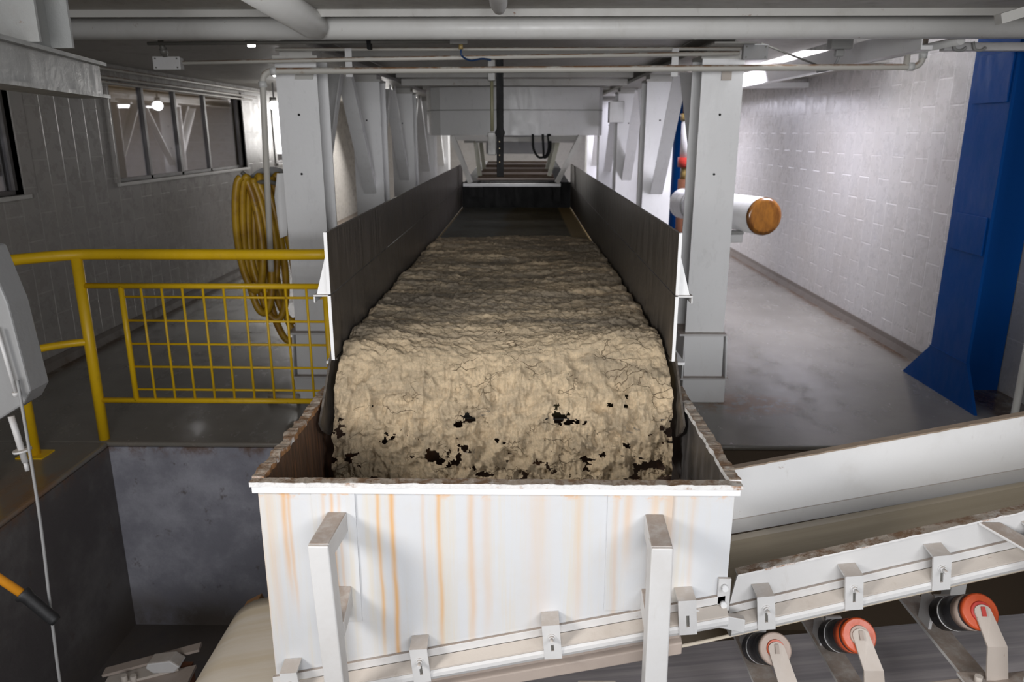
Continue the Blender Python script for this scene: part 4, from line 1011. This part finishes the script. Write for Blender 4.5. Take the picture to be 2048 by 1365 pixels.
# ------------------------------------------------------------------ yellow guard rail
gr = thing('guard_rail', (-2.4, 4.0, 0), 'yellow tubular guard rail with a wire grid panel at the pit edge', 'railing')
r = .030
cpost, lpost = (-2.475, 4.10), (-2.742, 3.865)
MB().tube(arc([(-2.93, 3.45, 1.085), (-2.88, 3.62, 1.09), (-2.74, 3.86, 1.10), (-2.60, 4.02, 1.10), (-2.475, 4.10, 1.10), (-2.30, 4.12, 1.10), (-1.9, 4.12, 1.10), (-1.35, 4.12, 1.10), (-1.14, 4.13, 1.10), (-1.08, 4.18, 1.095), (-1.05, 4.30, 1.085), (-1.05, 4.5, 1.08)]), r, 16).build('top_rail', 'rail', gr)
MB().tube([(cpost[0], cpost[1], 0), (cpost[0], cpost[1], 1.09)], r, 16).build('post', 'rail', gr)
MB().tube([(lpost[0], lpost[1], 0.008), (lpost[0], lpost[1], 1.09)], r, 16).build('post', 'rail', gr)
MB().tube([(-2.72, 3.46, 0.0), (-2.72, 3.46, .42)], r, 16).build('post', 'rail', gr)
MB().box(lpost[0] - .075, lpost[0] + .075, lpost[1] - .06, lpost[1] + .06, 0, .008).build('base_plate', 'rail', gr)
MB().tube(arc([(lpost[0], lpost[1], .60), (-2.66, 3.965, .60), (-2.57, 4.05, .60), (cpost[0], cpost[1], .60)]), .021, 12).build('mid_rail', 'rail', gr)
MB().tube(arc([(lpost[0], lpost[1], .36), (-2.80, 3.75, .36), (-2.86, 3.6, .35)]), .021, 12).build('mid_rail', 'rail', gr)
yg = 4.10; gx0, gx1, gz0, gz1 = -2.25, -1.10, .245, .925
MB().tube([(cpost[0], yg, gz1), (gx1 + .01, yg, gz1)], .016, 12).build('panel_top_bar', 'rail', gr)
MB().tube([(cpost[0], yg, gz0), (gx1 + .01, yg, gz0)], .016, 12).build('panel_bottom_bar', 'rail', gr)
MB().tube([(gx0, yg, gz0), (gx0, yg, gz1)], .016, 12).build('panel_stile', 'rail', gr)
MB().tube([(gx1, yg, .0), (gx1, yg, gz1)], .018, 12).build('panel_stile', 'rail', gr)
m = MB()
for i in range(1, 10):
    x = gx0 + (gx1 - gx0) * (i - .02) / 9.9; m.tube([(x, yg - .004, gz0), (x, yg - .004, gz1)], .0072, 8)
for i in range(5):
    z = gz1 - .063 - i * .1375; m.tube([(gx0, yg + .004, z), (gx1, yg + .004, z - .004)], .0072, 8)
m.build('wire_grid', 'rail', gr)

# ------------------------------------------------------------------ left foreground: control box, pull cable, lever
cb = thing('pull_box', (-1.62, 2.2, .86), 'pale grey metal casing at the left edge, in front of the yellow railing', 'box')
MB().prism([(-1.80, 2.2, 1.45), (-1.60, 2.2, 1.42), (-1.560, 2.2, 1.25), (-1.540, 2.2, .97), (-1.57, 2.2, .925), (-1.68, 2.2, .86), (-1.80, 2.2, .85)], (0, .10, 0)).build('casing', 'box_grey', cb, .006)
MB().tube([(-1.592, 2.18, 1.18), (-1.572, 2.18, .975)], .006, 8).tube([(-1.572, 2.18, .975), (-1.572, 2.18, .962)], .010, 8).build('rod', 'clampw', cb)
MB().tube([(-1.63, 2.22, .88), (-1.612, 2.22, .72)], .010, 10).tube([(-1.612, 2.22, .72), (-1.610, 2.22, .69)], .007, 10).tube([(-1.615, 2.22, .765), (-1.614, 2.22, .758)], .028, 16).build('hanging_bolt', 'clampw', cb)
tag(MB().tube(arc([(-1.545, 2.16, 1.02), (-1.52, 2.12, .80), (-1.50, 2.08, .55), (-1.485, 2.03, .25), (-1.475, 2.0, 0.0), (-1.47, 2.0, -.4)]), .0048, 8).build('pull_cable', 'rope'), 'thin grey cable hanging down from the casing at the left edge', 'cable')
lv = thing('lever', (-1.5, 2.0, .3), 'yellow lever with a black grip at the lower left edge', 'lever')
MB().tube([(-2.05, 2.0, .816), (-1.53, 2.0, .372)], .0135, 14).build('shaft', 'handle', lv)
MB().tube([(-1.540, 2.0, .382), (-1.534, 2.0, .376), (-1.525, 2.0, .368), (-1.455, 2.0, .288), (-1.448, 2.0, .281)], [.026, .026, .020, .019, .015], 16).build('grip', 'rubber', lv)
